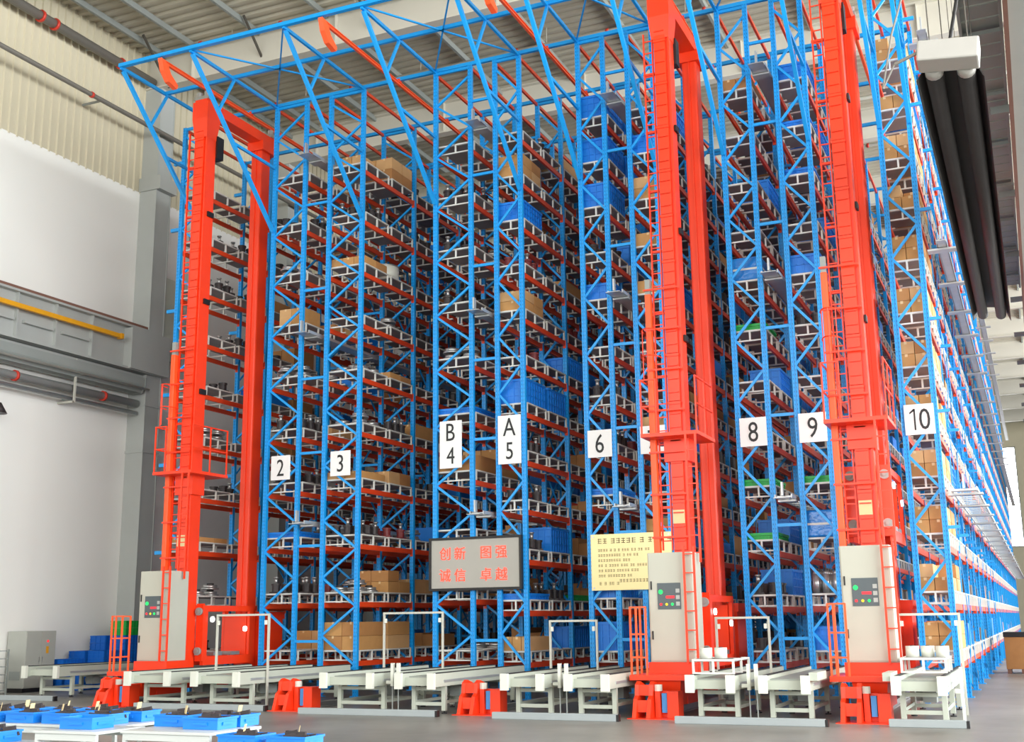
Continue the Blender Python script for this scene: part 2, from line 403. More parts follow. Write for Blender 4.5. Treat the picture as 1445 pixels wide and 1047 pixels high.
def diag_mesh(w, up):
    k = (round(w, 3), up)
    if k not in diag:
        a, b = ((0.03, 0, 0), (w-0.03, 0, 0.73)) if up else ((w-0.03, 0, 0), (0.03, 0, 0.73))
        diag[k] = MB().bar(a, b, 0.05, 0.058).mesh('diagonal_brace', 'blue')
    return diag[k]
def frame_diags(r):
    # even rows have their left-hand nodes at 0.8 + 1.5k, odd rows at 0.05 + 1.5k
    out = []; z = 0.05; up = (r % 2 == 1)
    while z+0.75 < H-0.2:
        out.append((z, up)); z += 0.75; up = not up
    return out
rack_of = {}
NAMES = {1: 'blue rack row with orange beams between left wall and crane aisle',
         2: 'blue rack row with orange beams behind the sign reading two',
         3: 'blue rack row with orange beams behind the sign reading three',
         4: 'blue rack row with orange beams behind the sign reading B and four',
         5: 'blue rack row with orange beams behind the sign reading A and five',
         6: 'blue rack row with orange beams behind the sign reading six',
         7: 'blue rack row behind the orange crane that covers its number sign',
         8: 'blue rack row with orange beams behind the sign reading eight',
         9: 'blue rack row with orange beams behind the sign reading nine',
         10: 'blue rack row with orange beams behind the sign reading ten'}
for r, (xa, xb) in ROWS.items():
    w = xb-xa
    t = thing('pallet_rack', NAMES[r], 'rack', (xa, 0, 0), group='pallet rack rows'); rack_of[r] = t
    det = 8 if r == 10 else 4
    far = MB(); farb = MB()
    for b in range(NB+1):
        yy = BAY*b
        if b <= det:
            for x in (0, w):
                p = put('post', post_me, t, (x, yy, 0))
                put('base_plate', plate_me, p)
            for z, up in frame_diags(r): put('diagonal_brace', diag_mesh(w, up), t, (0, yy, z))
            MB().box(0.05, w-0.05, yy-0.03, yy+0.03, H-0.09, H-0.01).build('frame_strut', 'blue', t)
        else:
            for x in (0, w): far.box(x-0.058, x+0.058, yy-0.05, yy+0.05, 0, H)
            for z, up in frame_diags(r): far.v, far.f = far.add(MB().bar((0, yy, z) if up else (w, yy, z), (w, yy, z+0.73) if up else (0, yy, z+0.73), 0.045, 0.05)).v, far.f
        if b < NB:
            for z in levels(r):
                for x in (0, w):
                    if b < det: put('beam', beam_me, t, (x, yy, z))
                    else: farb.box(x-0.03, x+0.03, yy+0.05, yy+BAY-0.05, z-0.13, z)
            for z in (H-0.02,):
                for x in (0, w):
                    if b < det: put('top_tie', tie_me, t, (x, yy, z))
                    else: farb.box(x-0.03, x+0.03, yy+0.05, yy+BAY-0.05, z-0.09, z)
    far.build('far_frames', 'blue', t)['kind'] = 'stuff'
    farb.build('far_beams', 'beam', t)['kind'] = 'stuff'
    # crossed braces down the back of the row (the side away from its aisle)
    xbk = w+0.07 if r % 2 == 0 else -0.07
    for b in (1, 3, 5, 7):
        for z in (0.3, 3.3, 6.3, 9.3, 12.3):
            MB().bar((xbk, BAY*b, z), (xbk, BAY*b+BAY, z+2.9), 0.02, 0.06).build('cross_brace', 'blue', t)
            MB().bar((xbk, BAY*b, z+2.9), (xbk, BAY*b+BAY, z), 0.02, 0.06).build('cross_brace', 'blue', t)
# spacers that join the back-to-back rows, children of the even row
for r in (2, 4, 6, 8):
    xa, xb = ROWS[r]; gap = ROWS[r+1][0]-xb
    me = MB().box(0.06, gap-0.06, -0.03, 0.03, -0.035, 0.035).mesh('row_spacer', 'blue')
    for b in range(5):
        for z in (1.4, 3.9, 6.42, 8.5, 11.05, 13.6, 15.75):
            put('row_spacer', me, rack_of[r], (xb-xa, BAY*b, z))
# short ties from the first and last rows outwards
for z in (3.9, 6.42, 8.5, 11.05, 13.6, 15.75):
    for b in range(5):
        MB().box(-0.45, -0.06, -0.04, 0.04, -0.05, 0.05).build('wall_tie', 'blue', rack_of[1], (0, BAY*b+0.1, z))
    for b in range(9):
        MB().box(0.06, 0.30, -0.04, 0.04, -0.035, 0.035).build('side_tie', 'blue', rack_of[10], (0.66, BAY*b, z-0.2))

# overhead blue frame that carries the crane guide rails in front of the racks
tf = thing('overhead_frame', 'blue steel frame cantilevered from the rack tops over the aisles', 'frame', (0, 0, H))
def top_x(y, z=0, w=0.09, nm='cross_beam', x0=-21.7, x1=-1.7): MB().box(x0, x1, y-w/2, y+w/2, z-0.05, z+0.05).build(nm, 'blue', tf)
top_x(-4.0, 0.05, 0.12, 'front_beam'); top_x(-2.1, 0.05, 0.08); top_x(0, 0.05, 0.09)
for b in range(1, 13): top_x(BAY*b, 0.06, 0.08)
ANCH = [ROWS[1][1], ROWS[2][0], ROWS[3][1], ROWS[4][0], ROWS[5][1], ROWS[6][0], ROWS[7][1], ROWS[8][0], ROWS[9][1], ROWS[10][0], ROWS[10][1]]
for i, x in enumerate(ANCH):
    MB().bar((x, -4.0, 0), (x, -0.04, 0), 0.07, 0.09).build('strut', 'blue', tf)
    MB().bar((x, -3.9, -0.06), (x, -0.06, -3.85), 0.09, 0.1).build('diagonal', 'blue', tf)
    MB().bar((x, -2.1, -0.04), (x, -2.72, -1.2), 0.06, 0.07).build('web_member', 'blue', tf)
    MB().bar((x, -2.05, -1.88), (x, -0.06, -1.92), 0.06, 0.08).build('tie', 'blue', tf)
PAIRS = [(ROWS[2][0], ROWS[3][1]), (ROWS[4][0], ROWS[5][1]), (ROWS[6][0], ROWS[7][1]), (ROWS[8][0], ROWS[9][1]), (ROWS[10][0], ROWS[10][1])]
for a, b in PAIRS:
    MB().bar((a, -4.0, 0.02), (b, -0.05, 0.02), 0.04, 0.04).build('plan_brace', 'blue', tf)
    MB().bar((b, -4.0, 0.02), (a, -0.05, 0.02), 0.04, 0.04).build('plan_brace', 'blue', tf)

AISLE = [(ROWS[1][1]+ROWS[2][0])/2+0.22, (ROWS[3][1]+ROWS[4][0])/2, (ROWS[5][1]+ROWS[6][0])/2, (ROWS[7][1]+ROWS[8][0])/2, (ROWS[9][1]+ROWS[10][0])/2+0.16]
APH = ['row two', 'rows three and four', 'rows five and six', 'rows seven and eight', 'rows nine and ten']
APH[0] = 'rows one and two'
for x, ph in zip(AISLE, APH):
    g = thing('guide_rail', 'orange overhead guide rail with hooked end between rack %s' % ph, 'rail', (x, 0, H), group='overhead crane guide rails')
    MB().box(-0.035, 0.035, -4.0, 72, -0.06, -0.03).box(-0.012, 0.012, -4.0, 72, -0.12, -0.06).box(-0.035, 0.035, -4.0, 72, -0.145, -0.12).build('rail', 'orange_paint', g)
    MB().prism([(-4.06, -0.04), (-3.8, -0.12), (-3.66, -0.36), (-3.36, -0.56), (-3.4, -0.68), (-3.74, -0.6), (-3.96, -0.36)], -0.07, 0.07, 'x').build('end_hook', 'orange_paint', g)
    for b in range(0, 9): MB().box(-0.04, 0.04, BAY*b-0.05, BAY*b+0.05, -0.05, 0.06).build('hanger', 'crane', g)
    fr = thing('floor_rail', 'steel floor rail of the crane aisle between rack %s' % ph, 'rail', (x, 0, 0), group='crane floor rails')
    MB().box(-0.09, 0.09, -4.0, 72, 0, 0.025).box(-0.02, 0.02, -4.0, 72, 0.025, 0.09).box(-0.045, 0.045, -4.0, 72, 0.09, 0.13).build('rail_section', 'steel', fr)

# cable ladders: three heights in each flue between rows, and along the right face of row ten
def cable_ladder(x, z, lab, ln, wdt=0.44):
    t = thing('cable_ladder', lab, 'cable tray', (x, -0.55, z), group='cable ladders on the racks')
    for s in (-1, 1): MB().box(s*wdt/2-0.012, s*wdt/2+0.012, 0, ln, -0.04, 0.04).build('side_rail', 'galv', t)
    rg = MB().box(-wdt/2, wdt/2, -0.015, 0.015, -0.015, 0.01).mesh('rung', 'galv')
    n = int(min(ln, 18)/0.45) if z < 8 else 0
    if z >= 8: MB().box(-wdt/2, wdt/2, 0, ln, -0.04, -0.03).build('tray_base', 'galv', t)
    for k in range(n): put('rung', rg, t, (0, 0.1+0.45*k, 0))
    if ln > 18 and z < 8:
        m = MB()
        for k in range(n, int(ln/0.45)): m.box(-wdt/2, wdt/2, 0.085+0.45*k, 0.115+0.45*k, -0.015, 0.01)
        m.build('far_rungs', 'galv', t)['kind'] = 'stuff'
    PX = 0.02 if ln < 20 else (0.1 if z < 8 else 0.22)
    for k in range(int(min(ln, 45)/3)):
        MB().box(-wdt/2-PX, wdt/2+PX, 0.4+3*k, 0.68+3*k, -0.09, -0.05).build('bracket_plate', 'galv', t)
    MB().box(-0.02, 0.02, -0.12, 0.0, 0.0, 0.3).box(-wdt/2, wdt/2, -0.2, 0.02, -0.06, -0.045).build('end_plate', 'galv', t)
for r in (2, 4, 6, 8):
    x = (ROWS[r][1]+ROWS[r+1][0])/2
    for z, hw in ((4.5, 'low'), (9.7, 'middle height'), (14.9, 'high')):
        cable_ladder(x, z, 'galvanised cable ladder, %s, between rack rows %s and %s' % (hw, WORDS[r], WORDS[r+1]), 12, 0.36)
for z, hw in ((4.45, 'lowest of three'), (9.9, 'middle of three'), (14.9, 'topmost of three')):
    cable_ladder(-1.27, z, 'galvanised cable ladder, %s, along the outer face of rack row ten' % hw, 70, 0.5 if z < 8 else 0.2)

# ------------------------------------------------------------------ pallets
def pallet_frame(w):
    m = MB(); h = 0.27; L = 1.3; t = 0.04; hw = w/2
    for y in (0.0, L/2-t/2, L-t):
        if y == 0.0:
            m.box(-hw, hw, y, y+t, h-t, h); m.box(-hw, hw, y, y+t, 0, t*0.8)
            for x in (-hw, -t/2, hw-t): m.box(x, x+t, y, y+t, t*0.8, h-t)
        else:
            for s in (-1, 1):
                a, b = sorted((s*hw, s*(hw-0.16)))
                m.box(a, b, y, y+t, h-t, h); m.box(a, b, y, y+t, 0, t*0.8)
                m.box(*sorted((s*hw, s*(hw-t))), y, y+t, t*0.8, h-t)
    for x in (-hw, hw-0.02): m.box(x, x+0.02, t, L-t, h-0.03, h)
    return m
def pallet_deck(w):
    return MB().box(-w/2+0.021, w/2-0.021, 0.041, 1.259, 0.222, 0.258)
PF = {True: pallet_frame(1.16), False: pallet_frame(0.80)}
PD = {True: pallet_deck(1.16), False: pallet_deck(0.80)}
PFm = {k: v.mesh('steel_pallet', 'pallet') for k, v in PF.items()}
PDm = {k: v.mesh('deck', 'deck') for k, v in PD.items()}
POS = ['front', 'second', 'third', 'fourth']
def spot(r, L, k): return 'shelf %s of rack row %s' % (WORDS[L+1], WORDS[r])
cells = []
for r in ROWS:
    for L in range(len(levels(r))):
        for k in (0, 1): cells.append((r, L, k))
        if r in (3, 5, 7, 9, 10) : cells.append((r, L, 2))
def cell_xyz(r, L, k):
    xa, xb = ROWS[r]; return (xa+xb)/2, 0.10+BAY*(k//2)+1.46*(k % 2)+0.03, levels(r)[L]
for r, L, k in cells:
    x, y, z = cell_xyz(r, L, k)
    o = put('steel_pallet', PFm[r <= 4], None, (x, y, z))
    tag(o, 'white tube-frame steel pallet, %s one on %s' % (POS[k], spot(r, L, k)), 'pallet', 'steel pallets in the racks')
    put('deck', PDm[r <= 4], o)
fp = MB(); fd = MB(); cs = set(cells)
for r in ROWS:
    nb = NB if r == 10 else 8
    for L in range(len(levels(r))):
        for k in range(2*nb):
            if (r, L, k) in cs: continue
            x, y, z = cell_xyz(r, L, k); fp.add(PF[r <= 4], x, y, z); fd.add(PD[r <= 4], x, y, z)
st = fp.build('pallet_stock', 'pallet'); tag(st, 'white steel pallets filling the deeper rack bays', 'pallets', kind='stuff')
fd.build('decks', 'deck', st)['kind'] = 'stuff'

# ------------------------------------------------------------------ goods on the pallets
def carton_mesh(sx, sy, sz, m):
    me = MB().box(0, sx, 0, sy, 0, sz).mesh('cardboard_carton', m, bevel=0.006); return me
def tape_mesh(sx, sy, sz): return MB().box(sx/2-0.03, sx/2+0.03, -0.002, sy+0.002, sz-0.06, sz+0.003).mesh('tape', 'tape')
_cm = {}
def cartons(r, L, k, nx, ny, nz, sz=0.3, fx=1.0, fy=1.0, jit=0.0):
    x, y, z = cell_xyz(r, L, k); W = (1.10 if r <= 4 else 0.74)*fx; D = 1.24*fy
    sx, sy = W/nx-0.012, D/ny-0.012
    for c in range(nz):
        for a in range(nx):
            for b in range(ny):
                if jit and c == nz-1 and random.random() < jit: continue
                m = random.choice(['card', 'card_b', 'card_c', 'card'])
                key = (round(sx, 3), round(sy, 3), sz, m)
                if key not in _cm: _cm[key] = (carton_mesh(sx, sy, sz-0.006, m), tape_mesh(sx, sy, sz-0.006))
                o = put('cardboard_carton', _cm[key][0], None, (x-W/2+a*W/nx+0.006, y+0.03+(1.24-D)*0.2+b*D/ny+0.006, z+0.271+c*sz))
                tag(o, 'brown carton, %s layer, %s across, %s deep, %s pallet, %s' % (('lower', 'upper')[c], BORD[a], BORD[b], POS[k], spot(r, L, k)), 'carton', 'cartons on the %s pallet, %s' % (POS[k], spot(r, L, k)))
                put('tape', _cm[key][1], o)
def bin_mesh(w, d, h, t=0.025):
    m = MB()
    m.box(-w/2, w/2, 0, d, 0, 0.03)
    for x0, x1, y0, y1 in ((-w/2, w/2, 0, t), (-w/2, w/2, d-t, d), (-w/2, -w/2+t, t, d-t), (w/2-t, w/2, t, d-t)): m.box(x0, x1, y0, y1, 0.03, h)
    return m
def bin_ribs(w, d, h):
    m = MB(); e = 0.018
    n = max(3, int(w/0.16)); q = max(3, int(d/0.16)); lv = max(2, int(h/0.16))
    for i in range(n+1):
        x = -w/2+(w-0.03)*i/n; m.box(x, x+0.03, -e, 0, 0, h)
    for i in range(q+1):
        y = (d-0.03)*i/q; m.box(w/2, w/2+e, y, y+0.03, 0, h); m.box(-w/2-e, -w/2, y, y+0.03, 0, h)
    for i in range(lv+1):
        z = (h-0.03)*i/lv; m.box(-w/2-e, w/2+e, -e, 0, z, z+0.02); m.box(w/2, w/2+e, 0, d, z, z+0.02); m.box(-w/2-e, -w/2, 0, d, z, z+0.02)
    return m
_bm = {}
def bigbin(r, L, k, h=0.62, m='bin', what='blue plastic pallet box'):
    x, y, z = cell_xyz(r, L, k); w = 1.04 if r <= 4 else 0.72
    key = (w, h, m)
    if key not in _bm:
        _bm[key] = (bin_mesh(w, 1.2, h).mesh('pallet_box', m), bin_ribs(w, 1.2, h).mesh('rib_grid', m), MB().box(-w/2-0.03, w/2+0.03, -0.03, 0.0, h-0.05, h+0.01).box(-w/2-0.03, w/2+0.03, 1.2, 1.23, h-0.05, h+0.01).box(-w/2-0.03, -w/2, 0, 1.2, h-0.05, h+0.01).box(w/2, w/2+0.03, 0, 1.2, h-0.05, h+0.01).mesh('rim', m))
    o = put('pallet_box', _bm[key][0], None, (x, y+0.05, z+0.271))
    tag(o, '%s with ribbed sides, %s pallet, %s' % (what, POS[k], spot(r, L, k)), 'box', 'ribbed pallet boxes in the racks')
    put('rib_grid', _bm[key][1], o); put('rim', _bm[key][2], o)
def tray(r, L, k, m='green', h=0.14):
    bigbin(r, L, k, h, m, {'green': 'low green plastic tray', 'bin': 'low blue plastic tray'}[m])
disc_me = MB().cyl((0, 0, 0), (0, 0, 0.05), 0.25, 20).cyl((0, 0, 0.05), (0, 0, 0.13), 0.2, 20).mesh('metal_flange', 'steel', True)
hub_me = MB().cyl((0, 0, 0.13), (0, 0, 0.18), 0.1, 14).mesh('hub', 'castiron', True)
def discs(r, L, k, n=4, sc=1.0):
    x, y, z = cell_xyz(r, L, k); dx = 0.27 if r <= 4 else 0.0
    pts = [(x-dx, y+0.33), (x+dx, y+0.33), (x-dx, y+0.93), (x+dx, y+0.93)] if dx else [(x, y+0.32), (x, y+0.9)]
    for (a, b) in pts[:n]:
        for c in range(random.choice((1, 1, 2))):
            o = put('metal_flange', disc_me, None, (a, b, z+0.271+0.181*c)); put('hub', hub_me, o)
            tag(o, 'round grey metal flange on the %s pallet of %s' % (POS[k], spot(r, L, k)), 'flange', 'flanges on the %s pallet, %s' % (POS[k], spot(r, L, k)))
cast_me = MB().box(-0.13, 0.13, -0.13, 0.13, 0, 0.05).cyl((0, 0, 0.05), (0, 0, 0.22), 0.11, 12).cyl((0.0, 0, 0.22), (0, 0, 0.27), 0.13, 12).mesh('machine_casting', 'castiron')
castr_me = MB().box(-0.13, 0.13, -0.13, 0.13, 0, 0.05).cyl((0, 0, 0.05), (0, 0, 0.22), 0.11, 12).cyl((0.0, 0, 0.22), (0, 0, 0.27), 0.13, 12).mesh('machine_casting', 'castred')
shaft_me = MB().cyl((0, 0, 0.27), (0, 0, 0.42), 0.045, 10).cyl((0, 0, 0.42), (0, 0, 0.45), 0.07, 10).mesh('shaft', 'steel', True)
def castings(r, L, k, red=False):
    x, y, z = cell_xyz(r, L, k)
    xs = (-0.36, 0, 0.36) if r <= 4 else (-0.18, 0.18)
    for a in xs:
        for b in (0.25, 0.65, 1.03):
            if random.random() < 0.25: continue
            o = put('machine_casting', castr_me if red else cast_me, None, (x+a, y+b, z+0.271), random.random()*0.5)
            tag(o, '%s machine casting on the %s pallet of %s' % ('dark red' if red else 'dark iron', POS[k], spot(r, L, k)), 'casting', 'castings on the %s pallet, %s' % (POS[k], spot(r, L, k)))
            if random.random() < 0.5: put('shaft', shaft_me, o)
def drum(r, L, k):
    x, y, z = cell_xyz(r, L, k)
    o = MB().cyl((0, 0, 0), (0, 0, 0.46), 0.42, 28).build('white_drum', 'white', None, (x, y+0.62, z+0.271), True)
    MB().cyl((0, 0, 0.46), (0, 0, 0.49), 0.44, 28).build('lid', 'steel', o, smooth=True)
    tag(o, 'white drum with a metal lid, %s pallet, %s' % (POS[k], spot(r, L, k)), 'drum')
def wrapped(r, L, k, h=0.55):
    x, y, z = cell_xyz(r, L, k); w = 0.36
    o = MB().box(-w, w, 0, 1.15, 0, h).build('wrapped_load', 'wrap', None, (x, y+0.07, z+0.271), bevel=0.05)
    tag(o, 'glossy blue film wrapped load, %s pallet, %s' % (POS[k], spot(r, L, k)), 'load')
    MB().box(-w-0.004, w+0.004, -0.004, 1.154, h*0.45, h*0.53).build('strap', 'white', o)
def bottles(r, L, k):
    x, y, z = cell_xyz(r, L, k)
    for a in (-0.22, 0, 0.22):
        for b in (0.2, 0.5, 0.8, 1.05):
            o = MB().cyl((0, 0, 0), (0, 0, 0.42), 0.09, 12).cyl((0, 0, 0.42), (0, 0, 0.5), 0.09, 12, 0.04).build('gas_bottle', 'steel', None, (x+a, y+b, z+0.271), True)
            MB().cyl((0, 0, 0.5), (0, 0, 0.56), 0.03, 8).build('valve', 'castiron', o)
            tag(o, 'small silver gas bottle on the %s pallet of %s' % (POS[k], spot(r, L, k)), 'bottle', 'bottles on the %s pallet, %s' % (POS[k], spot(r, L, k)))

LOAD = {}
def S(r, L, k, f, *a, **kw): LOAD[(r, L, k)] = (f, a, kw)
# row ten: cartons on nearly every shelf
for L in range(12):
    if L in (10,): S(10, L, 0, cartons, 2, 1, 1, 0.34); continue
    S(10, L, 0, cartons, 2, 2, 2, 0.29, jit=0.2 if L % 3 else 0.0)
    S(10, L, 1, cartons, 1, 2, 2, 0.3)
# row three and neighbours, from the photograph
S(3, 9, 0, cartons, 2, 1, 1, 0.3, 0.6, 0.6); S(3, 9, 1, cartons, 2, 2, 2, 0.34)
S(3, 7, 0, cartons, 3, 2, 1, 0.24); S(3, 7, 1, drum); S(3, 6, 2, castings)
S(3, 5, 0, discs); S(3, 5, 1, cartons, 2, 2, 1, 0.18); S(3, 4, 0, discs); S(3, 4, 1, castings); S(3, 4, 2, cartons, 2, 1, 1, 0.4)
S(3, 3, 0, cartons, 2, 1, 1, 0.2); S(3, 3, 1, cartons, 3, 2, 1, 0.34, jit=0.2); S(3, 2, 1, castings, True); S(3, 2, 0, castings)
S(3, 1, 0, discs); S(3, 1, 1, cartons, 2, 2, 2, 0.3, jit=0.5); S(3, 1, 2, cartons, 2, 2, 1, 0.4); S(3, 0, 0, cartons, 2, 1, 2, 0.36); S(3, 0, 1, cartons, 5, 1, 2, 0.36)
S(3, 8, 0, castings)
S(2, 6, 0, cartons, 2, 1, 1, 0.5, 0.75, 0.7); S(2, 6, 1, cartons, 2, 2, 1, 0.3); S(2, 5, 0, discs); S(2, 5, 1, discs); S(2, 4, 0, castings); S(2, 4, 1, cartons, 1, 1, 1, 0.3)
S(2, 7, 0, discs); S(2, 7, 1, discs); S(2, 3, 0, castings); S(2, 2, 0, tray, 'bin'); S(2, 1, 0, castings); S(2, 1, 1, castings, True); S(2, 0, 1, cartons, 2, 2, 1, 0.5); S(2, 8, 0, castings)
S(4, 8, 0, castings); S(4, 7, 0, castings); S(4, 6, 0, castings); S(4, 5, 0, discs, 3); S(4, 4, 1, castings, True); S(4, 3, 0, cartons, 2, 1, 1, 0.4); S(4, 3, 1, cartons, 2, 1, 2, 0.36); S(4, 1, 0, cartons, 3, 1, 1, 0.36); S(4, 0, 1, discs); S(4, 4, 0, tray, 'bin')
S(5, 10, 0, cartons, 1, 2, 2, 0.3); S(5, 9, 0, bigbin, 0.5); S(5, 7, 0, cartons, 1, 2, 2, 0.26); S(5, 6, 0, castings, True); S(5, 5, 0, bigbin, 0.62); S(5, 5, 1, bigbin, 0.62); S(5, 8, 0, castings, True); S(5, 4, 0, castings); S(5, 3, 0, castings)
S(5, 2, 0, castings); S(5, 2, 1, bigbin, 0.62, 'bin', 'blue plastic pallet box'); S(5, 1, 0, tray, 'bin'); S(5, 1, 2, tray, 'green'); S(5, 0, 0, cartons, 3, 1, 1, 0.34); S(5, 11, 1, castings)
S(6, 11, 0, bigbin, 0.6); S(6, 10, 0, bigbin, 0.62); S(6, 10, 1, bigbin, 0.62); S(6, 9, 0, bigbin, 0.62); S(6, 8, 0, castings); S(6, 7, 0, bigbin, 0.4); S(6, 5, 0, castings); S(6, 4, 0, castings); S(6, 0, 0, bigbin, 0.66); S(6, 0, 1, bigbin, 0.66); S(6, 1, 0, bigbin, 0.5, 'bin', 'blue plastic pallet box'); S(6, 3, 0, tray, 'bin')
S(7, 9, 0, cartons, 1, 2, 2, 0.3); S(7, 8, 0, cartons, 1, 2, 1, 0.34); S(7, 7, 0, cartons, 1, 2, 1, 0.34); S(7, 5, 1, cartons, 1, 2, 1, 0.3); S(7, 4, 0, cartons, 1, 2, 2, 0.3); S(7, 2, 0, cartons, 1, 2, 2, 0.3); S(7, 10, 0, bigbin, 0.5)
S(8, 11, 0, cartons, 2, 1, 1, 0.3); S(8, 7, 0, wrapped, 0.6); S(8, 6, 0, tray, 'green'); S(8, 3, 0, tray, 'green'); S(8, 2, 0, tray, 'green'); S(8, 1, 0, castings); S(8, 1, 1, bigbin, 0.6, 'bin', 'blue plastic pallet box'); S(8, 0, 0, castings)
S(9, 11, 0, bigbin, 0.4); S(9, 10, 0, tray, 'bin'); S(9, 8, 0, castings); S(9, 3, 0, tray, 'green'); S(9, 2, 0, wrapped, 0.62); S(9, 1, 0, bottles); S(9, 0, 0, bigbin, 0.5); S(9, 7, 0, bigbin, 0.45, 'bin', 'blue plastic pallet box'); S(9, 6, 0, castings); S(9, 9, 0, tray, 'bin')
S(1, 8, 0, castings); S(1, 8, 1, castings); S(1, 7, 0, castings); S(1, 6, 1, castings); S(1, 5, 0, castings); S(1, 4, 0, discs); S(1, 2, 0, cartons, 3, 2, 1, 0.14); S(1, 1, 0, discs); S(1, 0, 0, castings)
random.seed(11)
for (r, L, k) in cells:
    if (r, L, k) in LOAD:
        f, a, kw = LOAD[(r, L, k)]; f(r, L, k, *a, **kw); continue
    if k == 0: continue
    q = random.random()
    if r <= 4:
        if q < 0.3: castings(r, L, k, random.random() < 0.2)
        elif q < 0.45: discs(r, L, k, 2)
        elif q < 0.5: cartons(r, L, k, 2, 1, 1, 0.32)
    else:
        if q < 0.22: castings(r, L, k, random.random() < 0.25)
        elif q < 0.36: bigbin(r, L, k, 0.55, 'bin', 'blue plastic pallet box')
        elif q < 0.40: cartons(r, L, k, 1, 1, 1, 0.34)
dc = MB(); dbn = MB(); dm = MB()
for r in ROWS:
    nb = NB if r == 10 else 8
    for L in range(len(levels(r))):
        for k in range(2*nb):
            if (r, L, k) in cs: continue
            q = random.random(); x, y, z = cell_xyz(r, L, k); w = 0.5 if r <= 4 else 0.34; h = random.uniform(0.2, 0.62)
            if q < 0.25:
                for a in range(2): dc.box(x-w+a*w, x-w+(a+0.97)*w, y+0.05, y+1.2, z+0.271, z+0.271+h*random.uniform(0.6, 1))
            elif q < 0.45: dbn.box(x-w, x+w, y+0.05, y+1.2, z+0.271, z+0.271+h)
            elif q < 0.8:
                for a in range(3): dm.cyl((x-w*0.6+a*w*0.6, y+0.3+0.25*a, z+0.271), (x-w*0.6+a*w*0.6, y+0.3+0.25*a, z+0.271+h*0.7), 0.14, 8)
tag(dc.build('stored_cartons', 'card_b'), 'brown cartons stored in the deeper rack bays', 'cartons', kind='stuff')
tag(dbn.build('stored_boxes', 'bin'), 'blue plastic boxes stored in the deeper rack bays', 'boxes', kind='stuff')
tag(dm.build('stored_castings', 'castiron'), 'dark machine parts stored in the deeper rack bays', 'machine parts', kind='stuff')

# ------------------------------------------------------------------ signs
def sign(lines, x, z, w, h, sizes, label):
    t = thing('row_sign', label, 'sign', (x, -0.09, z), group='rack row number signs')
    MB().box(-w/2, w/2, 0, 0.02, -h/2, h/2).build('board', 'signwhite', t)
    for (s, dz, sz) in sizes:
        if s == '10':
            MB().box(-0.115, -0.08, -0.006, 0, -0.235, 0.235).prism([(-0.2, 0.12), (-0.2, 0.16), (-0.115, 0.235), (-0.09, 0.235), (-0.09, 0.2)], -0.006, 0, 'y').build('numeral', 'ink', t)
            put('numeral', text_mesh('0', sz, 'ink', xs=0.78), t, (0.11, -0.006, dz)); continue
        put('numeral', text_mesh(s, sz, 'ink', xs=0.78), t, (0, -0.006, dz))
for (s, r) in (('2', 2), ('3', 3), ('6', 6), ('7', 7), ('8', 8), ('9', 9), ('10', 10)):
    x = sum(ROWS[r])/2 + {2: 0.0, 3: 0.02}.get(r, 0)
    sign(s, x, 6.06, 0.62, 0.67, [(s, 0, 0.66)], 'white square sign with the numeral %s on rack posts' % WORDS[int(s)] if s != '7' else 'white sign reading 7 half hidden behind the orange crane')
sign('B4', -13.55, 6.33, 0.63, 1.23, [('B', 0.32, 0.66), ('4', -0.29, 0.62)], 'tall white sign reading B over 4')
sign('A5', -11.89, 6.34, 0.63, 1.24, [('A', 0.32, 0.66), ('5', -0.29, 0.62)], 'tall white sign reading A over 5')
led = thing('led_display', 'grey LED display board with red glowing Chinese characters', 'display', (-12.85, -0.12, 3.28))
MB().box(-1.22, 1.22, -0.03, 0.05, -0.6, 0.6).build('screen', 'ledback', led)
MB().box(-1.28, 1.28, -0.06, 0.06, 0.6, 0.66).box(-1.28, 1.28, -0.06, 0.06, -0.66, -0.6).box(-1.28, -1.22, -0.06, 0.06, -0.6, 0.6).box(1.22, 1.28, -0.06, 0.06, -0.6, 0.6).build('frame', 'black', led)
for (s, dx, dz) in (('创新', -0.62, 0.26), ('图强', 0.52, 0.26), ('诚信', -0.62, -0.28), ('卓越', 0.52, -0.28)):
    put('characters', text_mesh(s[0], 0.34, 'ledred'), led, (dx-0.21, -0.04, dz)); put('characters', text_mesh(s[1], 0.34, 'ledred'), led, (dx+0.21, -0.04, dz))
nb_ = thing('notice_board', 'yellow brass notice board with rows of small lettering', 'notice', (-8.78, -0.1, 3.2))
MB().box(-1.0, 1.0, 0, 0.03, -0.66, 0.66).build('plate', 'board', nb_)
for x in (-0.94, 0.94):
    for z in (-0.6, 0.6): MB().cyl((x, -0.012, z), (x, 0.0, z), 0.025, 8).build('screw', 'steel', nb_)
random.seed(3)
def glyph_row(z, n, x0, h, gap=0.0):
    m = MB(); x = x0; wd = h*0.78
    for i in range(n):
        for q in range(3): m.box(x, x+wd, -0.004, 0, z-h/2+q*h*0.4, z-h/2+q*h*0.4+h*0.14)
        s = random.choice((0.15, 0.45, 0.7)); m.box(x+wd*s, x+wd*(s+0.16), -0.004, 0, z-h/2, z+h/2)
        x += h*random.choice((1.08, 1.08, 1.08, 1.7))
    m.build('text_row', 'boardink', nb_)
glyph_row(0.5, 12, -0.82, 0.12)
for i, z in enumerate((0.28, 0.16, 0.04, -0.08, -0.2, -0.32)): glyph_row(z, 16-2*(i % 3), -0.82, 0.06)
glyph_row(-0.44, 14, -0.3, 0.075); glyph_row(-0.5, 5, -0.8, 0.07)

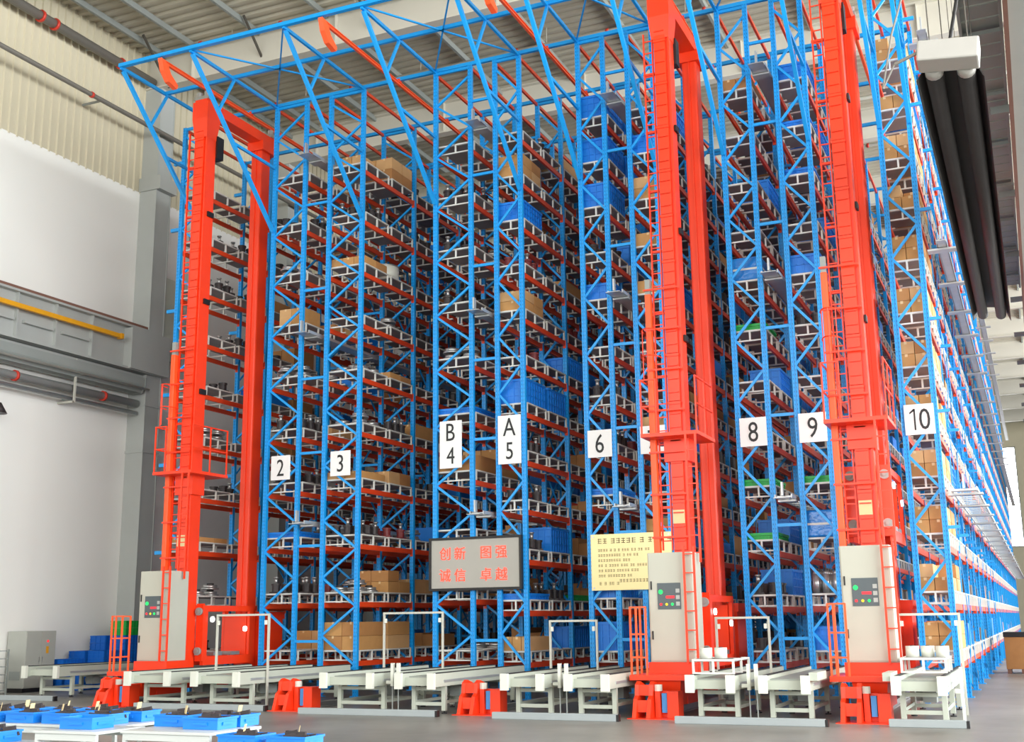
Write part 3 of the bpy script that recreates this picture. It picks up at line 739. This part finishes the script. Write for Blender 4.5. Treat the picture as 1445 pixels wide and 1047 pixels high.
# ------------------------------------------------------------------ stacker cranes
def crane(x, zc, label, aisle_w):
    t = thing('stacker_crane', label, 'crane', (x, 0, 0.13), group='orange stacker cranes')
    o = -0.13
    def B(nm, m, *bx, bevel=0.0, parent=t):
        mb = MB()
        for b in bx: mb.box(b[0], b[1], b[2], b[3], b[4]+o, b[5]+o)
        return mb.build(nm, m, parent, bevel=bevel)
    B('bottom_beam', 'crane', (-0.2, 0.2, -2.5, 1.3, 0.3, 0.72))
    B('front_truck', 'crane', (-0.3, 0.3, -3.3, -2.3, 0.2, 0.62))
    for y in (-3.0, 1.2):
        w = MB().cyl((-0.06, y, 0.2), (0.06, y, 0.2), 0.2, 18).build('wheel', 'steel', t, smooth=True)
    # front mast: box column with front cover plates and dark joints
    B('front_mast', 'crane', (-0.17, 0.2, -2.2, -1.83, 0.72, 15.6))
    k = 0; z = 3.3
    while z < 15.4:
        p = B('mast_cover', 'crane', (-0.15, 0.12, -2.26, -2.2, z, z+1.0)); B('cover_lip', 'crane', (-0.16, 0.13, -2.285, -2.2, z+1.0, z+1.06), parent=p)
        if k % 1 == 0:
            for q in range(3): B('tread', 'crane', (-0.13, 0.10, -2.30, -2.26, z+0.18+0.3*q, z+0.205+0.3*q), parent=p)
        z += 1.08; k += 1
    B('mast_edge_strip', 'crane', (0.17, 0.21, -2.24, -2.16, 0.8, 15.6))
    B('rear_mast', 'crane', (-0.19, 0.19, 0.32, 0.78, 0.72, 15.9), bevel=0.05)
    B('guide_strip', 'crane', (-0.02, 0.02, 0.29, 0.32, 0.9, 15.8))
    mh = MB().frus(-0.21, 0.21, -2.25, -1.83, 15.2+o, -0.26, 0.26, -2.32, -1.75, 15.75+o).box(-0.26, 0.26, -2.32, -1.75, 15.75+o, 16.25+o).build('mast_head', 'crane', t)
    B('top_beam', 'crane', (-0.2, 0.2, -2.3, 1.0, 16.02, 16.32))
    B('rear_head', 'crane', (-0.28, 0.28, 0.25, 0.95, 15.75, 16.05))
    for y in (-2.2, 0.8): MB().cyl((-0.14, y, 16.42+o), (-0.14, y, 16.56+o), 0.09, 12).cyl((0.14, y, 16.42+o), (0.14, y, 16.56+o), 0.09, 12).box(-0.24, 0.24, y-0.1, y+0.1, 16.32+o, 16.42+o).build('guide_roller', 'steel', t)
    B('hoist_pulley_box', 'black', (0.0, 0.26, -1.83, -1.55, 14.7, 15.35))
    for z in (12.9, 10.4, 7.9): B('mast_clamp', 'black', (0.21, 0.26, -2.1, -1.86, z, z+0.14))
    # ladder on the left of the front mast
    for xx in (-0.43, -0.22): B('ladder_stile', 'crane', (xx, xx+0.03, -2.22, -2.17, 3.3, 15.4))
    ru = MB().box(-0.43, -0.19, -2.21, -2.19, -0.012, 0.012).mesh('rung', 'crane')
    for q in range(40): put('rung', ru, t, (0, 0, 3.5+0.3*q+o))
    for q in range(8): B('ladder_bracket', 'crane', (-0.45, -0.17, -2.18, -2.1, 4.2+1.45*q, 4.25+1.45*q))
    # square side post with ties to the mast
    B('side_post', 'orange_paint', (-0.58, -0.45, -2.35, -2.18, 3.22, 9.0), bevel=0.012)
    for q in range(7): B('post_tie', 'crane', (-0.6, 0.2, -2.38, -2.35, 3.55+0.92*q, 3.59+0.92*q))
    B('post_head', 'greysteel', (-0.57, -0.46, -2.33, -2.2, 9.0, 9.35))
    # intermediate platform with cage and rails
    B('service_platform', 'crane', (-0.66, 0.6, -2.75, -1.25, 5.70, 5.78))
    for (px, py) in ((-0.64, -2.72), (-0.3, -2.72), (0.58, -2.72), (0.58, -1.3), (0.58, -2.0), (-0.64, -1.9)): B('platform_rail_post', 'crane', (px-0.016, px+0.016, py-0.016, py+0.016, 5.78, 6.98))
    for z in (6.36, 6.95):
        B('platform_rail', 'crane', (-0.65, -0.29, -2.735, -2.705, z, z+0.03)); B('platform_rail', 'crane', (0.565, 0.595, -2.73, -1.29, z, z+0.03)); B('platform_rail', 'crane', (-0.655, -0.625, -2.73, -1.9, z, z+0.03))
    for z in (7.5, 8.1):
        MB().tube([(-0.62+0.2*(1-math.cos(a)), -2.38-0.42*math.sin(a), z+o) for a in [PI*i/10 for i in range(11)]], 0.014, 6).build('cage_hoop', 'crane', t)
    for a in (0.25, 0.5, 0.75):
        xx, yy = -0.62+0.2*(1-math.cos(PI*a)), -2.38-0.42*math.sin(PI*a); MB().cyl((xx, yy, 7.0+o), (xx, yy, 8.1+o), 0.012, 6).build('cage_bar', 'crane', t)
    B('platform_bracket', 'crane', (-0.28, 0.28, -2.3, -1.8, 5.2, 5.7))
    B('type_plate', 'tag', (-0.15, 0.11, -2.275, -2.262, 3.86, 4.15))
    # lower ladder beside the control cabinet
    for xx in (0.34, 0.55): B('lower_stile', 'crane', (xx-0.02, xx+0.02, -3.34, -3.30, 0.98, 3.3)); B('upper_stile', 'crane', (xx-0.02, xx+0.02, -2.8, -2.76, 3.0, 5.7))
    ru2 = MB().box(0.34, 0.55, -3.335, -3.31, -0.012, 0.012).mesh('rung', 'crane')
    for q in range(6): put('rung', ru2, t, (0, 0, 1.25+0.38*q+o))
    for q in range(7): put('rung', ru2, t, (0, 0.54, 3.2+0.36*q+o))
    # control cabinet
    cb = B('control_cabinet', 'cabinet', (-0.47, 0.47, -3.2, -2.5, 1.0, 3.2), bevel=0.012)
    B('cabinet_door', 'cabinet', (-0.44, 0.44, -3.218, -3.2, 1.03, 3.17), parent=cb)
    B('door_handle', 'black', (-0.41, -0.385, -3.24, -3.218, 2.45, 2.62), parent=cb)
    B('lower_handle', 'black', (-0.41, -0.385, -3.24, -3.218, 1.45, 1.62), parent=cb)
    B('operator_panel', 'panel', (-0.27, 0.22, -3.23, -3.218, 2.05, 2.58), parent=cb)
    MB().cyl((-0.2, -3.24, 2.40+o), (-0.2, -3.23, 2.40+o), 0.045, 12).build('green_lamp', 'lampgreen', cb)
    B('red_readout', 'lampred', (-0.09, 0.09, -3.236, -3.23, 2.27, 2.32), parent=cb)
    for q in range(3): MB().cyl((-0.2+0.12*q, -3.24, 2.15+o), (-0.2+0.12*q, -3.23, 2.15+o), 0.028, 10).build('push_button', ('lampred', 'lampyellow', 'lampgreen')[q], cb)
    for q in range(3): B('key_block', 'greylight', (0.12, 0.2, -3.238, -3.23, 2.12+0.13*q, 2.2+0.13*q), parent=cb)
    B('cabinet_plinth', 'crane', (-0.5, 0.52, -3.26, -2.45, 0.78, 1.0))
    # operator platform with guard rail
    B('operator_platform', 'crane', (-0.68, 0.52, -3.98, -2.5, 0.68, 0.78))
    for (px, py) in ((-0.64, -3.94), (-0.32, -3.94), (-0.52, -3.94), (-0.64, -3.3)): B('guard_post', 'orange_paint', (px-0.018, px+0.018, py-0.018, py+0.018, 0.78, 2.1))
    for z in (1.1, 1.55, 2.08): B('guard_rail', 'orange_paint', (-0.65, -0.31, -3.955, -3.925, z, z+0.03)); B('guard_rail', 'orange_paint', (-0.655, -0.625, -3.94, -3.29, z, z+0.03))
    MB().frus(-0.2, 0.28, -3.8, -3.3, 0.2+o, -0.3, 0.34, -3.9, -3.2, 0.68+o).build('buffer_block', 'crane', t)
    # lifting carriage riding between the masts
    cg = thing_part('lifting_carriage', t, (0, 0, zc+o))
    def K(nm, m, *bx, bevel=0.0):
        mb = MB()
        for b in bx: mb.box(*b)
        return mb.build(nm, m, cg, bevel=bevel)
    K('roller_plate', 'crane', (-0.46, -0.215, -1.86, -1.8, 0.1, 1.55)); K('roller_plate', 'crane', (0.24, 0.46, -1.86, -1.8, 0.1, 1.55))
    for xx in (-0.33, 0.35):
        for z in (0.35, 1.35): MB().cyl((xx, -1.93, z), (xx, -1.86, z), 0.1, 16).cyl((xx, -1.95, z), (xx, -1.93, z), 0.045, 12).build('guide_roller', 'greysteel', cg, smooth=True)
    K('carriage_side', 'crane', (-0.46, -0.36, -1.8, 0.28, 0.0, 0.22)); K('carriage_side', 'crane', (0.36, 0.46, -1.8, 0.28, 0.0, 0.22))
    K('carriage_post', 'crane', (-0.46, -0.38, -1.8, -1.66, 0.22, 1.5)); K('carriage_post', 'crane', (0.38, 0.46, -1.8, -1.66, 0.22, 1.5))
    K('carriage_post', 'crane', (-0.46, -0.38, 0.12, 0.28, 0.22, 1.5)); K('carriage_post', 'crane', (0.38, 0.46, 0.12, 0.28, 0.22, 1.5))
    K('carriage_head', 'crane', (-0.46, -0.38, -1.66, 0.12, 1.36, 1.5)); K('carriage_head', 'crane', (0.38, 0.46, -1.66, 0.12, 1.36, 1.5))
    K('fork_table', 'steel', (-0.44, 0.44, -1.35, -1.0, 0.23, 0.32), (-0.44, 0.44, -0.6, -0.25, 0.23, 0.32))
    K('back_panel', 'crane', (-0.36, 0.36, 0.1, 0.14, 0.22, 1.3))
    for (yy, z) in ((-1.5, 1.15), (-0.1, 0.9)): MB().cyl((0.46, yy, z), (0.5, yy, z), 0.07, 12).build('work_lamp', 'lampwhite', cg)
    # drive housing behind the rear mast
    B('drive_housing', 'crane', (-0.4, 0.4, 0.85, 1.75, 0.25, 2.0)); B('housing_frame', 'crane', (-0.44, -0.36, 0.82, 1.8, 2.0, 2.2), (0.36, 0.44, 0.82, 1.8, 2.0, 2.2), (-0.36, 0.36, 0.82, 0.9, 2.0, 2.2))
    B('drive_motor', 'bluepaint', (-0.15, 0.15, 1.78, 2.1, 0.7, 1.2))
    return t
def thing_part(name, parent, loc):
    o = bpy.data.objects.new(name, None); COL.objects.link(o); o.parent = parent; o.location = loc; o.empty_display_size = 0.2; return o
crane(AISLE[0], 0.85, 'tall orange stacker crane in the aisle nearest the white left wall', 2.3)
crane(AISLE[3], 0.85, 'tall orange stacker crane beside the yellow notice board', 1.7)
crane(AISLE[4], 3.35, 'tall orange stacker crane with raised carriage beside rack row ten', 1.7)

# ------------------------------------------------------------------ end stops, floor strips, conveyors
for x, ph in zip(AISLE, APH):
    t = thing('rail_end_stop', 'orange rail end stop with buffer, aisle between rack %s' % ph, 'end stop', (x, -4.35, 0), group='orange rail end stops')
    MB().prism([(-0.35, 0), (0.25, 0), (0.25, 0.62), (0.02, 0.68), (-0.1, 0.62), (-0.12, 0.42), (-0.22, 0.36)], -0.42, -0.34, 'x').prism([(-0.35, 0), (0.25, 0), (0.25, 0.62), (0.02, 0.68), (-0.1, 0.62), (-0.12, 0.42), (-0.22, 0.36)], -0.14, -0.06, 'x').build('bracket', 'crane', t)
    for bx in ((-0.34, -0.14, -0.1, -0.06, 0.42, 0.62), (-0.34, -0.14, -0.24, -0.2, 0.12, 0.34), (-0.34, -0.14, 0.0, 0.25, 0.5, 0.56)): MB().box(*bx).build('cross_plate', 'crane', t)
    MB().box(-0.04, 0.06, -0.05, 0.2, 0.0, 0.5).box(0.2, 0.42, -0.05, 0.3, 0, 0.5).box(0.06, 0.2, 0.1, 0.2, 0, 0.5).build('buffer_box', 'crane', t)
    MB().box(0.08, 0.18, 0.0, 0.1, 0.1, 0.46).build('buffer', 'bluepaint', t)
    MB().box(-0.5, 0.44, -0.4, 0.3, 0, 0.015).build('base_plate', 'crane', t)
    MB().cyl((0.0, 0.05, 0.5), (0.0, 0.05, 0.62), 0.08, 10).build('white_cap', 'white', t)
STR = [(-19.35, -15.75, -4.75), (-14.55, -11.3, -5.2), (-10.0, -7.45, -5.3), (-6.3, -3.62, -5.4), (-2.6, -1.35, -5.1)]
LBL = ['rows two and three', 'rows four and five', 'rows six and seven', 'rows eight and nine', 'row ten']
for (a, b, y), l in zip(STR, LBL):
    t = tag(MB().box(a, b, y-0.06, y+0.06, 0, 0.13).build('floor_strip', 'kerb', bevel=0.01), 'pale grey floor kerb strip in front of rack %s' % l, 'kerb', 'floor kerb strips')
    MB().box(b, b+0.05, y-0.06, y+0.06, 0, 0.12).build('end_cap', 'black', t)
t = tag(MB().box(-27.2, -23.4, -3.2, -3.08, 0, 0.13).build('floor_strip', 'kerb', bevel=0.01), 'pale grey floor kerb strip near the grey wall cabinet', 'kerb', 'floor kerb strips')
MB().box(-23.4, -23.35, -3.2, -3.08, 0, 0.12).build('end_cap', 'black', t)

def conveyor(x, y, hw, label, ln=4.6, rz=0.0, motor=True):
    t = thing('chain_conveyor', label, 'conveyor', (x, y, 0), rz, 'chain conveyors in front of the racks')
    f = -0.6; e = ln-0.6; z0, z1 = 0.56, 0.82
    for s in (-1, 1):
        a, b = (s*hw, s*(hw-0.12)); a, b = min(a, b), max(a, b)
        sb = MB().box(a, b, f, e, z0, z1).build('side_beam', 'conveyor', t)
        MB().box(a+0.03, b-0.03, f+0.1, e, z1, z1+0.02).build('chain', 'rubber', sb)
        MB().box(a-0.02, b+0.02, f-0.08, f, z0-0.04, z1+0.02).build('end_cap', 'white', t)
        MB().box(a-0.015 if s < 0 else b, a if s < 0 else b+0.015, f+0.4, e-0.1, z0+0.08, z0+0.13).build('side_guide', 'galv', sb)
    MB().box(-hw+0.12, hw-0.12, f+0.12, f+0.18, z0+0.02, z1-0.08).build('front_panel', 'conveyor', t)
    MB().box(-hw+0.12, hw-0.12, f+0.3, e, z1-0.09, z1-0.06).build('deck_plate', 'conv_top', t)
    lw = hw-0.09
    for j, yy in enumerate((0.0, (e-0.5)/2, e-0.5)):
        for s in (-1, 1):
            lg = MB().box(s*lw-0.045, s*lw+0.045, yy-0.045, yy+0.045, 0.06, z0).build('leg', 'conveyor', t)
            MB().cyl((s*lw, yy, 0.0), (s*lw, yy, 0.02), 0.06, 10).cyl((s*lw, yy, 0.02), (s*lw, yy, 0.06), 0.018, 8).build('levelling_foot', 'rubber', lg)
        for z in (0.16, 0.46): MB().box(-lw+0.045, lw-0.045, yy-0.03, yy+0.03, z, z+0.07).build('cross_bar', 'conveyor', t)
    for s in (-1, 1): MB().box(s*lw-0.025, s*lw+0.025, 0.045, (e-0.5)/2-0.045, 0.2, 0.26).build('long_bar', 'conveyor', t)
    if motor: MB().box(-0.12, 0.12, 1.2, 1.55, 0.28, 0.5).cyl((-0.25, 1.38, 0.39), (-0.12, 1.38, 0.39), 0.09, 12).build('drive_motor', 'greysteel', t)
    return t
CONV = {}
for r in range(2, 11):
    xa, xb = ROWS[r]; hw = 0.63 if r <= 4 else 0.44
    CONV[r] = conveyor((xa+xb)/2, -4.4, hw, 'pale grey-green chain conveyor feeding rack row %s' % WORDS[r])
conveyor(-24.75, -1.7, 0.62, 'pale grey-green chain conveyor beside the grey wall cabinet', 4.0)
# sloping side guides of the conveyors at rows nine and ten
for r, xx, lab in ((10, -0.52, 'ten'), (9, 0.52, 'nine')):
    g = MB().bar((0, -0.62, 0), (0, 0.34, 0.0), 0.15, 0.14).build('side_roller_guide', 'conveyor', CONV[r], (xx, 0, 0.82))
# white sensor brackets between conveyors
for a, b, ph in ((4, 5, 'four and five'), (6, 7, 'six and seven'), (8, 9, 'eight and nine')):
    x = (ROWS[a][1]+ROWS[b][0])/2
    t = thing('sensor_bracket', 'bright white sensor bracket pair between conveyors of rows %s' % ph, 'bracket', (x, -4.55, 0), group='sensor brackets between conveyors')
    for s in (-1, 1):
        MB().box(s*0.07-0.03, s*0.07+0.03, -0.04, 0.04, 0.55, 1.02).build('upright', 'white', t); MB().box(s*0.07-0.01, s*0.07+0.01, -0.01, 0.01, 0.0, 0.55).build('stem', 'greysteel', t)
        MB().box(min(s*0.07, s*0.2), max(s*0.07, s*0.2), -0.05, 0.02, 0.6, 0.66).build('arm', 'white', t)
t = thing('sensor_bracket', 'bright white sensor plate on the right of conveyor ten', 'bracket', (-1.45, -3.9, 0), group='sensor brackets between conveyors')
MB().box(-0.02, 0.02, -0.1, 0.1, 0.0, 0.95).build('upright', 'white', t); MB().box(-0.12, -0.02, -0.1, 0.1, 0.5, 0.58).build('arm', 'white', t)
# height-check gates over the conveyors
for (xa, xb, y, h, ph) in ((-17.64, -16.2, -4.05, 2.05, 'row three'), (-14.27, -12.72, -2.15, 2.05, 'row four'), (-10.1, -9.0, -2.0, 1.82, 'row six'), (-6.3, -5.2, -2.1, 1.84, 'row eight'), (-2.62, -1.5, -2.2, 1.86, 'row ten')):
    t = thing('height_gate', 'slim white tube gate standing over the conveyor of rack %s' % ph, 'gate', (xa, y, 0), group='height check gates')
    w = xb-xa
    MB().box(-0.022, 0.022, -0.022, 0.022, 0, h).build('gate_post', 'pipe_light', t); MB().box(w-0.022, w+0.022, -0.022, 0.022, 0, h).build('gate_post', 'pipe_light', t)
    MB().box(-0.022, w+0.022, -0.022, 0.022, h, h+0.045).build('gate_bar', 'pipe_light', t)
    for xx in (0.06, w-0.06): MB().box(xx-0.03, xx+0.03, -0.05, -0.022, h-0.2, h-0.1).build('sensor', 'white', t)
# pallets waiting on conveyors eight and ten
for r, dy in ((8, -4.75), (10, -3.9)):
    x = sum(ROWS[r])/2
    o = put('steel_pallet', PFm[False], None, (x, dy, 0.842)); put('deck', PDm[False], o)
    tag(o, 'white steel pallet waiting on the conveyor of rack row %s' % WORDS[r], 'pallet', 'steel pallets in the racks')
    for i in range(3 if r == 10 else 2):
        c = MB().cyl((0, 0, 0), (0, 0, 0.2), 0.12, 18).build('white_roll', 'white', None, (x-0.2+0.26*i, dy+0.3 + 0.1*(i % 2), 0.842+0.271), True)
        MB().cyl((0, 0, 0.2), (0, 0, 0.212), 0.04, 12).build('core', 'castiron', c)
        tag(c, 'white roll on the waiting pallet at rack row %s' % WORDS[r], 'roll', 'white rolls at row %s' % WORDS[r])

# ------------------------------------------------------------------ left wall corner
t = thing('electrical_cabinet', 'grey floor-standing electrical cabinet against the white wall', 'cabinet', (-27.62, 0.1, 0))
MB().box(-0.33, 0.33, -0.57, 0.57, 0, 0.12).build('plinth', 'black', t)
MB().box(-0.36, 0.36, -0.58, 0.58, 0.12, 1.75).build('body', 'cabinet_wall', t, bevel=0.01)
for s in (-1, 1):
    d = MB().box(0.36, 0.375, min(0.02*s, 0.56*s), max(0.02*s, 0.56*s), 0.15, 1.72).build('door', 'cabinet_wall', t)
    MB().box(0.375, 0.39, 0.06*s-0.01, 0.06*s+0.01, 0.85, 1.0).build('handle', 'steel', d)
MB().cyl((0.375, 0.25, 1.45), (0.39, 0.25, 1.45), 0.035, 10).build('red_lamp', 'lampred', t)
MB().box(0.376, 0.38, 0.2, 0.3, 1.1, 1.3).build('warning_label', 'yellow', t)
MB().box(-0.2, 0.2, -0.595, -0.58, 0.35, 0.6).build('side_vent', 'greysteel', t)
t = thing('wire_shelf', 'small grey wire shelf unit beside the electrical cabinet', 'shelf', (-27.4, -1.75, 0))
for xx in (-0.3, 0.3):
    for yy in (-0.5, 0.5): MB().box(xx-0.02, xx+0.02, yy-0.02, yy+0.02, 0, 1.25).build('leg', 'greysteel', t)
for q in range(6): MB().box(-0.3, 0.3, -0.5, 0.5, 0.1+0.22*q, 0.12+0.22*q).build('shelf', 'galv', t)
# blue and green crates piled by the wall
cr_me = {m: (bin_mesh(0.6, 0.8, 0.22).mesh('plastic_crate', m), bin_ribs(0.6, 0.8, 0.22).mesh('rib_grid', m)) for m in ('crate_blue', 'green')}
def crate(m, x, y, z, lab, grp):
    o = put('plastic_crate', cr_me[m][0], None, (x, y, z)); put('rib_grid', cr_me[m][1], o)
    tag(o, lab, 'crate', grp)
for (x, y, n) in ((-27.4, 0.85, 4), (-27.4, 1.72, 5), (-27.4, 2.59, 7), (-27.4, 3.2 + 0.26, 0), (-26.7, 0.9, 2), (-26.7, 1.8, 5), (-26.7, 2.7, 7)):
    for q in range(n): crate('crate_blue', x, y, 0.003+0.225*q, 'blue plastic crate in the pile by the left wall, %s from the floor' % ['first', 'second', 'third', 'fourth', 'fifth', 'sixth', 'seventh'][q], 'blue crates by the left wall')
for q in range(2): crate('green', -26.7, 2.7, 0.003+0.225*7+0.225*q, 'green plastic crate on top of the blue crate pile, %s one' % ('lower', 'upper')[q], 'green crates on the blue crate pile')
t = thing('wall_lamp', 'dark round lamp head on the white wall', 'lamp', (XW, -1.9, 8.15))
MB().cyl((0, 0, 0), (0.5, 0, 0.1), 0.03, 8).build('arm', 'darkbeam', t); MB().cyl((0.5, 0, 0.2), (0.5, 0, -0.12), 0.1, 16, 0.28).build('shade', 'castiron', t, smooth=True)

# ------------------------------------------------------------------ foreground tables with parts bins
def ptable(x0, x1, y0, y1, h, label):
    t = thing('work_table', label, 'table', (x0, y0, 0)); w, d = x1-x0, y1-y0
    MB().box(0, w, 0, d, h-0.03, h).build('table_top', 'table', t, bevel=0.005)
    for a in (0.02, w-0.06):
        for b in (0.02, d-0.06): MB().box(a, a+0.04, b, b+0.04, 0, h-0.03).build('leg', 'table', t)
    MB().box(0.06, w-0.06, 0.02, 0.06, h-0.1, h-0.03).box(0.06, w-0.06, d-0.06, d-0.02, h-0.1, h-0.03).build('apron', 'table', t)
    MB().box(0.03, w-0.03, 0.07, d-0.07, 0.28, 0.3).build('lower_shelf', 'conv_top', t)
    return t
ptable(-10.25, -9.35, -16.75, -15.98, 0.75, 'small white work table carrying a single blue bin')
ptable(-9.25, -8.05, -16.5, -15.6, 0.75, 'white work table with two rows of blue parts bins')
ptable(-13.0, -9.9, -15.85, -14.75, 0.72, 'long white work table crowded with blue parts bins')
ptable(-11.9, -10.35, -17.4, -16.35, 0.6, 'low white work table in front of the crowded bin table')
ptable(-7.98, -6.75, -16.75, -16.0, 0.62, 'low white table with bins of dark castings beside the bin tables')
sb_me = MB().add(bin_mesh(0.46, 0.34, 0.12, 0.015)).mesh('parts_bin', 'bin')
sbr_me = MB().box(-0.242, 0.242, -0.012, 0.0, 0.105, 0.125).box(-0.242, 0.242, 0.34, 0.352, 0.105, 0.125).box(-0.242, -0.23, 0, 0.34, 0.105, 0.125).box(0.23, 0.242, 0, 0.34, 0.105, 0.125).box(-0.1, 0.1, -0.014, 0, 0.045, 0.075).box(0.23, 0.244, 0.08, 0.26, 0.045, 0.075).mesh('rim', 'bin')
random.seed(5)
def part_mesh(seed):
    rnd = random.Random(seed); m = MB()
    for i in range(9):
        a = rnd.uniform(-0.19, 0.19); b = rnd.uniform(0.07, 0.27); h = rnd.uniform(0.07, 0.15)
        m.bar((a-0.06, b-0.03*rnd.random(), h), (a+0.06, b+0.04*rnd.random(), h+rnd.uniform(-0.03, 0.03)), 0.05, 0.05)
    m.box(-0.2, 0.2, 0.03, 0.31, 0.031, 0.09)
    return m.mesh('dark_parts', 'castiron')
pm = [part_mesh(i) for i in range(4)]
tg_me = MB().bar((0, 0, 0), (0.02, 0.0, 0.1), 0.004, 0.08).mesh('paper_tag', 'tag')
BORD = 'first second third fourth fifth sixth seventh eighth ninth tenth'.split()
def pbin(x, y, z, lab, full=True, rz=0.0):
    o = put('parts_bin', sb_me, None, (x, y, z), rz); put('rim', sbr_me, o)
    tag(o, lab, 'bin', 'blue parts bins on the white tables')
    if full:
        put('dark_parts', random.choice(pm), o)
        if random.random() < 0.75: put('paper_tag', tg_me, o, (random.uniform(-0.12, 0.12), 0.15, 0.12), random.uniform(0, 1))
    return o
pbin(-9.83, -16.55, 0.752, 'empty bright blue bin alone on the small white table', False)
for i, (x, y) in enumerate(((-9.0, -15.98), (-8.42, -16.2), (-8.42, -15.8+0.0), (-9.0, -16.38))[:3]):
    pbin(x, y, 0.752, 'blue parts bin on the two-row white table, %s' % ('at the far left corner', 'at the near right corner', 'at the far right corner')[i])
for row, y in enumerate((-15.75, -15.25)):
    for i in range(5):
        pbin(-12.65+0.58*i+0.05*row, y, 0.722, 'blue parts bin on the crowded long table, %s row, %s from the wall side' % (('near', 'far')[row], BORD[i]), True, random.uniform(-0.03, 0.03))
for i in range(2): pbin(-11.55+0.62*i, -16.8, 0.602, 'blue parts bin on the low table before the crowded one, %s' % ('first', 'second')[i])
for i in range(2): pbin(-7.68+0.6*i, -16.55, 0.622, 'blue bin of dark castings on the low side table, %s' % ('first', 'second')[i])

# ------------------------------------------------------------------ hanging radiant heater and right-hand floor
ht = thing('radiant_heater', 'long hanging radiant heater with white burner box and black twin tubes', 'heater', (-0.38, -14.1, 7.78))
ht.rotation_euler = (0, math.radians(7), 0)
MB().box(-0.32, 0.32, -0.05, 0.3, 0.0, 0.24).build('burner_box', 'heater', ht, bevel=0.02)
for s in (-1, 1):
    MB().cyl((s*0.17, 0.3, 0.08), (s*0.17, 0.45, 0.06), 0.1, 14).build('tube_collar', 'heater', ht, smooth=True)
    MB().cyl((s*0.17, 0.45, 0.06), (s*0.17, 12.4, 0.06), 0.1, 14).build('heater_tube', 'tube', ht, smooth=True)
MB().prism([(-0.36, -0.02), (-0.34, 0.0), (-0.2, 0.26), (0.2, 0.26), (0.34, 0.0), (0.36, -0.02), (0.2, 0.29), (-0.2, 0.29)], 0.45, 12.6, 'y').build('reflector', 'tube', ht)
MB().cyl((0, 0.15, 0.24), (0.05, 0.3, 0.9), 0.02, 8).cyl((0.05, 0.3, 0.9), (0.5, 0.6, 1.6), 0.02, 8).cyl((0.5, 0.6, 1.6), (0.8, 0.7, 2.2), 0.02, 8).build('power_cable', 'black', ht)
sn, cn = math.sin(math.radians(7)), math.cos(math.radians(7))
for yy in (0.2, 4.4, 8.5, 12.2):
    for wx, wl in ((-0.2, 14.1), (0.2, 3.25)): MB().cyl((wx, yy, 0.22), (wx-wl*sn, yy, 0.22+wl*cn), 0.008, 6).build('hanging_wire', 'darkbeam', ht)
MB().cyl((-0.3, 0.0, 0.12), (-0.55, 0.0, 0.0), 0.02, 8).cyl((-0.55, 0.0, 0.0), (-0.66, 0.0, -0.28), 0.012, 6).cyl((-0.66, 0, -0.28), (-0.6, 0, 0.35), 0.012, 6).cyl((-0.6, 0, 0.35), (-0.45, 0.1, 1.2), 0.012, 6).build('gas_hose', 'pipe', ht)
t = thing('wooden_crate', 'brown cardboard-clad crate standing on the floor by rack row ten', 'crate', (-0.75, 15.2, 0.0))
MB().box(-0.5, 0.5, 0, 1.2, 0.14, 1.15).build('crate_body', 'card_b', t, bevel=0.01)
for xx in (-0.42, 0.0, 0.42): MB().box(xx-0.06, xx+0.06, 0, 1.2, 0.0, 0.14).build('skid', 'rust', t)
MB().box(-0.52, 0.52, -0.02, 1.22, 1.15, 1.3).build('lid', 'rubber', t)
t = thing('electrical_cabinet', 'pale grey tall cabinet on the floor beside the brown crate', 'cabinet', (-0.1, 13.4, 0))
MB().box(-0.36, 0.4, 0, 0.7, 0.0, 0.1).build('plinth', 'black', t); MB().box(-0.36, 0.4, 0, 0.7, 0.1, 1.9).build('body', 'cabinet', t, bevel=0.01)
MB().box(-0.33, 0.37, -0.015, 0.0, 0.14, 1.86).build('door', 'cabinet', t); MB().box(-0.28, -0.26, -0.03, -0.015, 0.9, 1.1).build('handle', 'black', t)
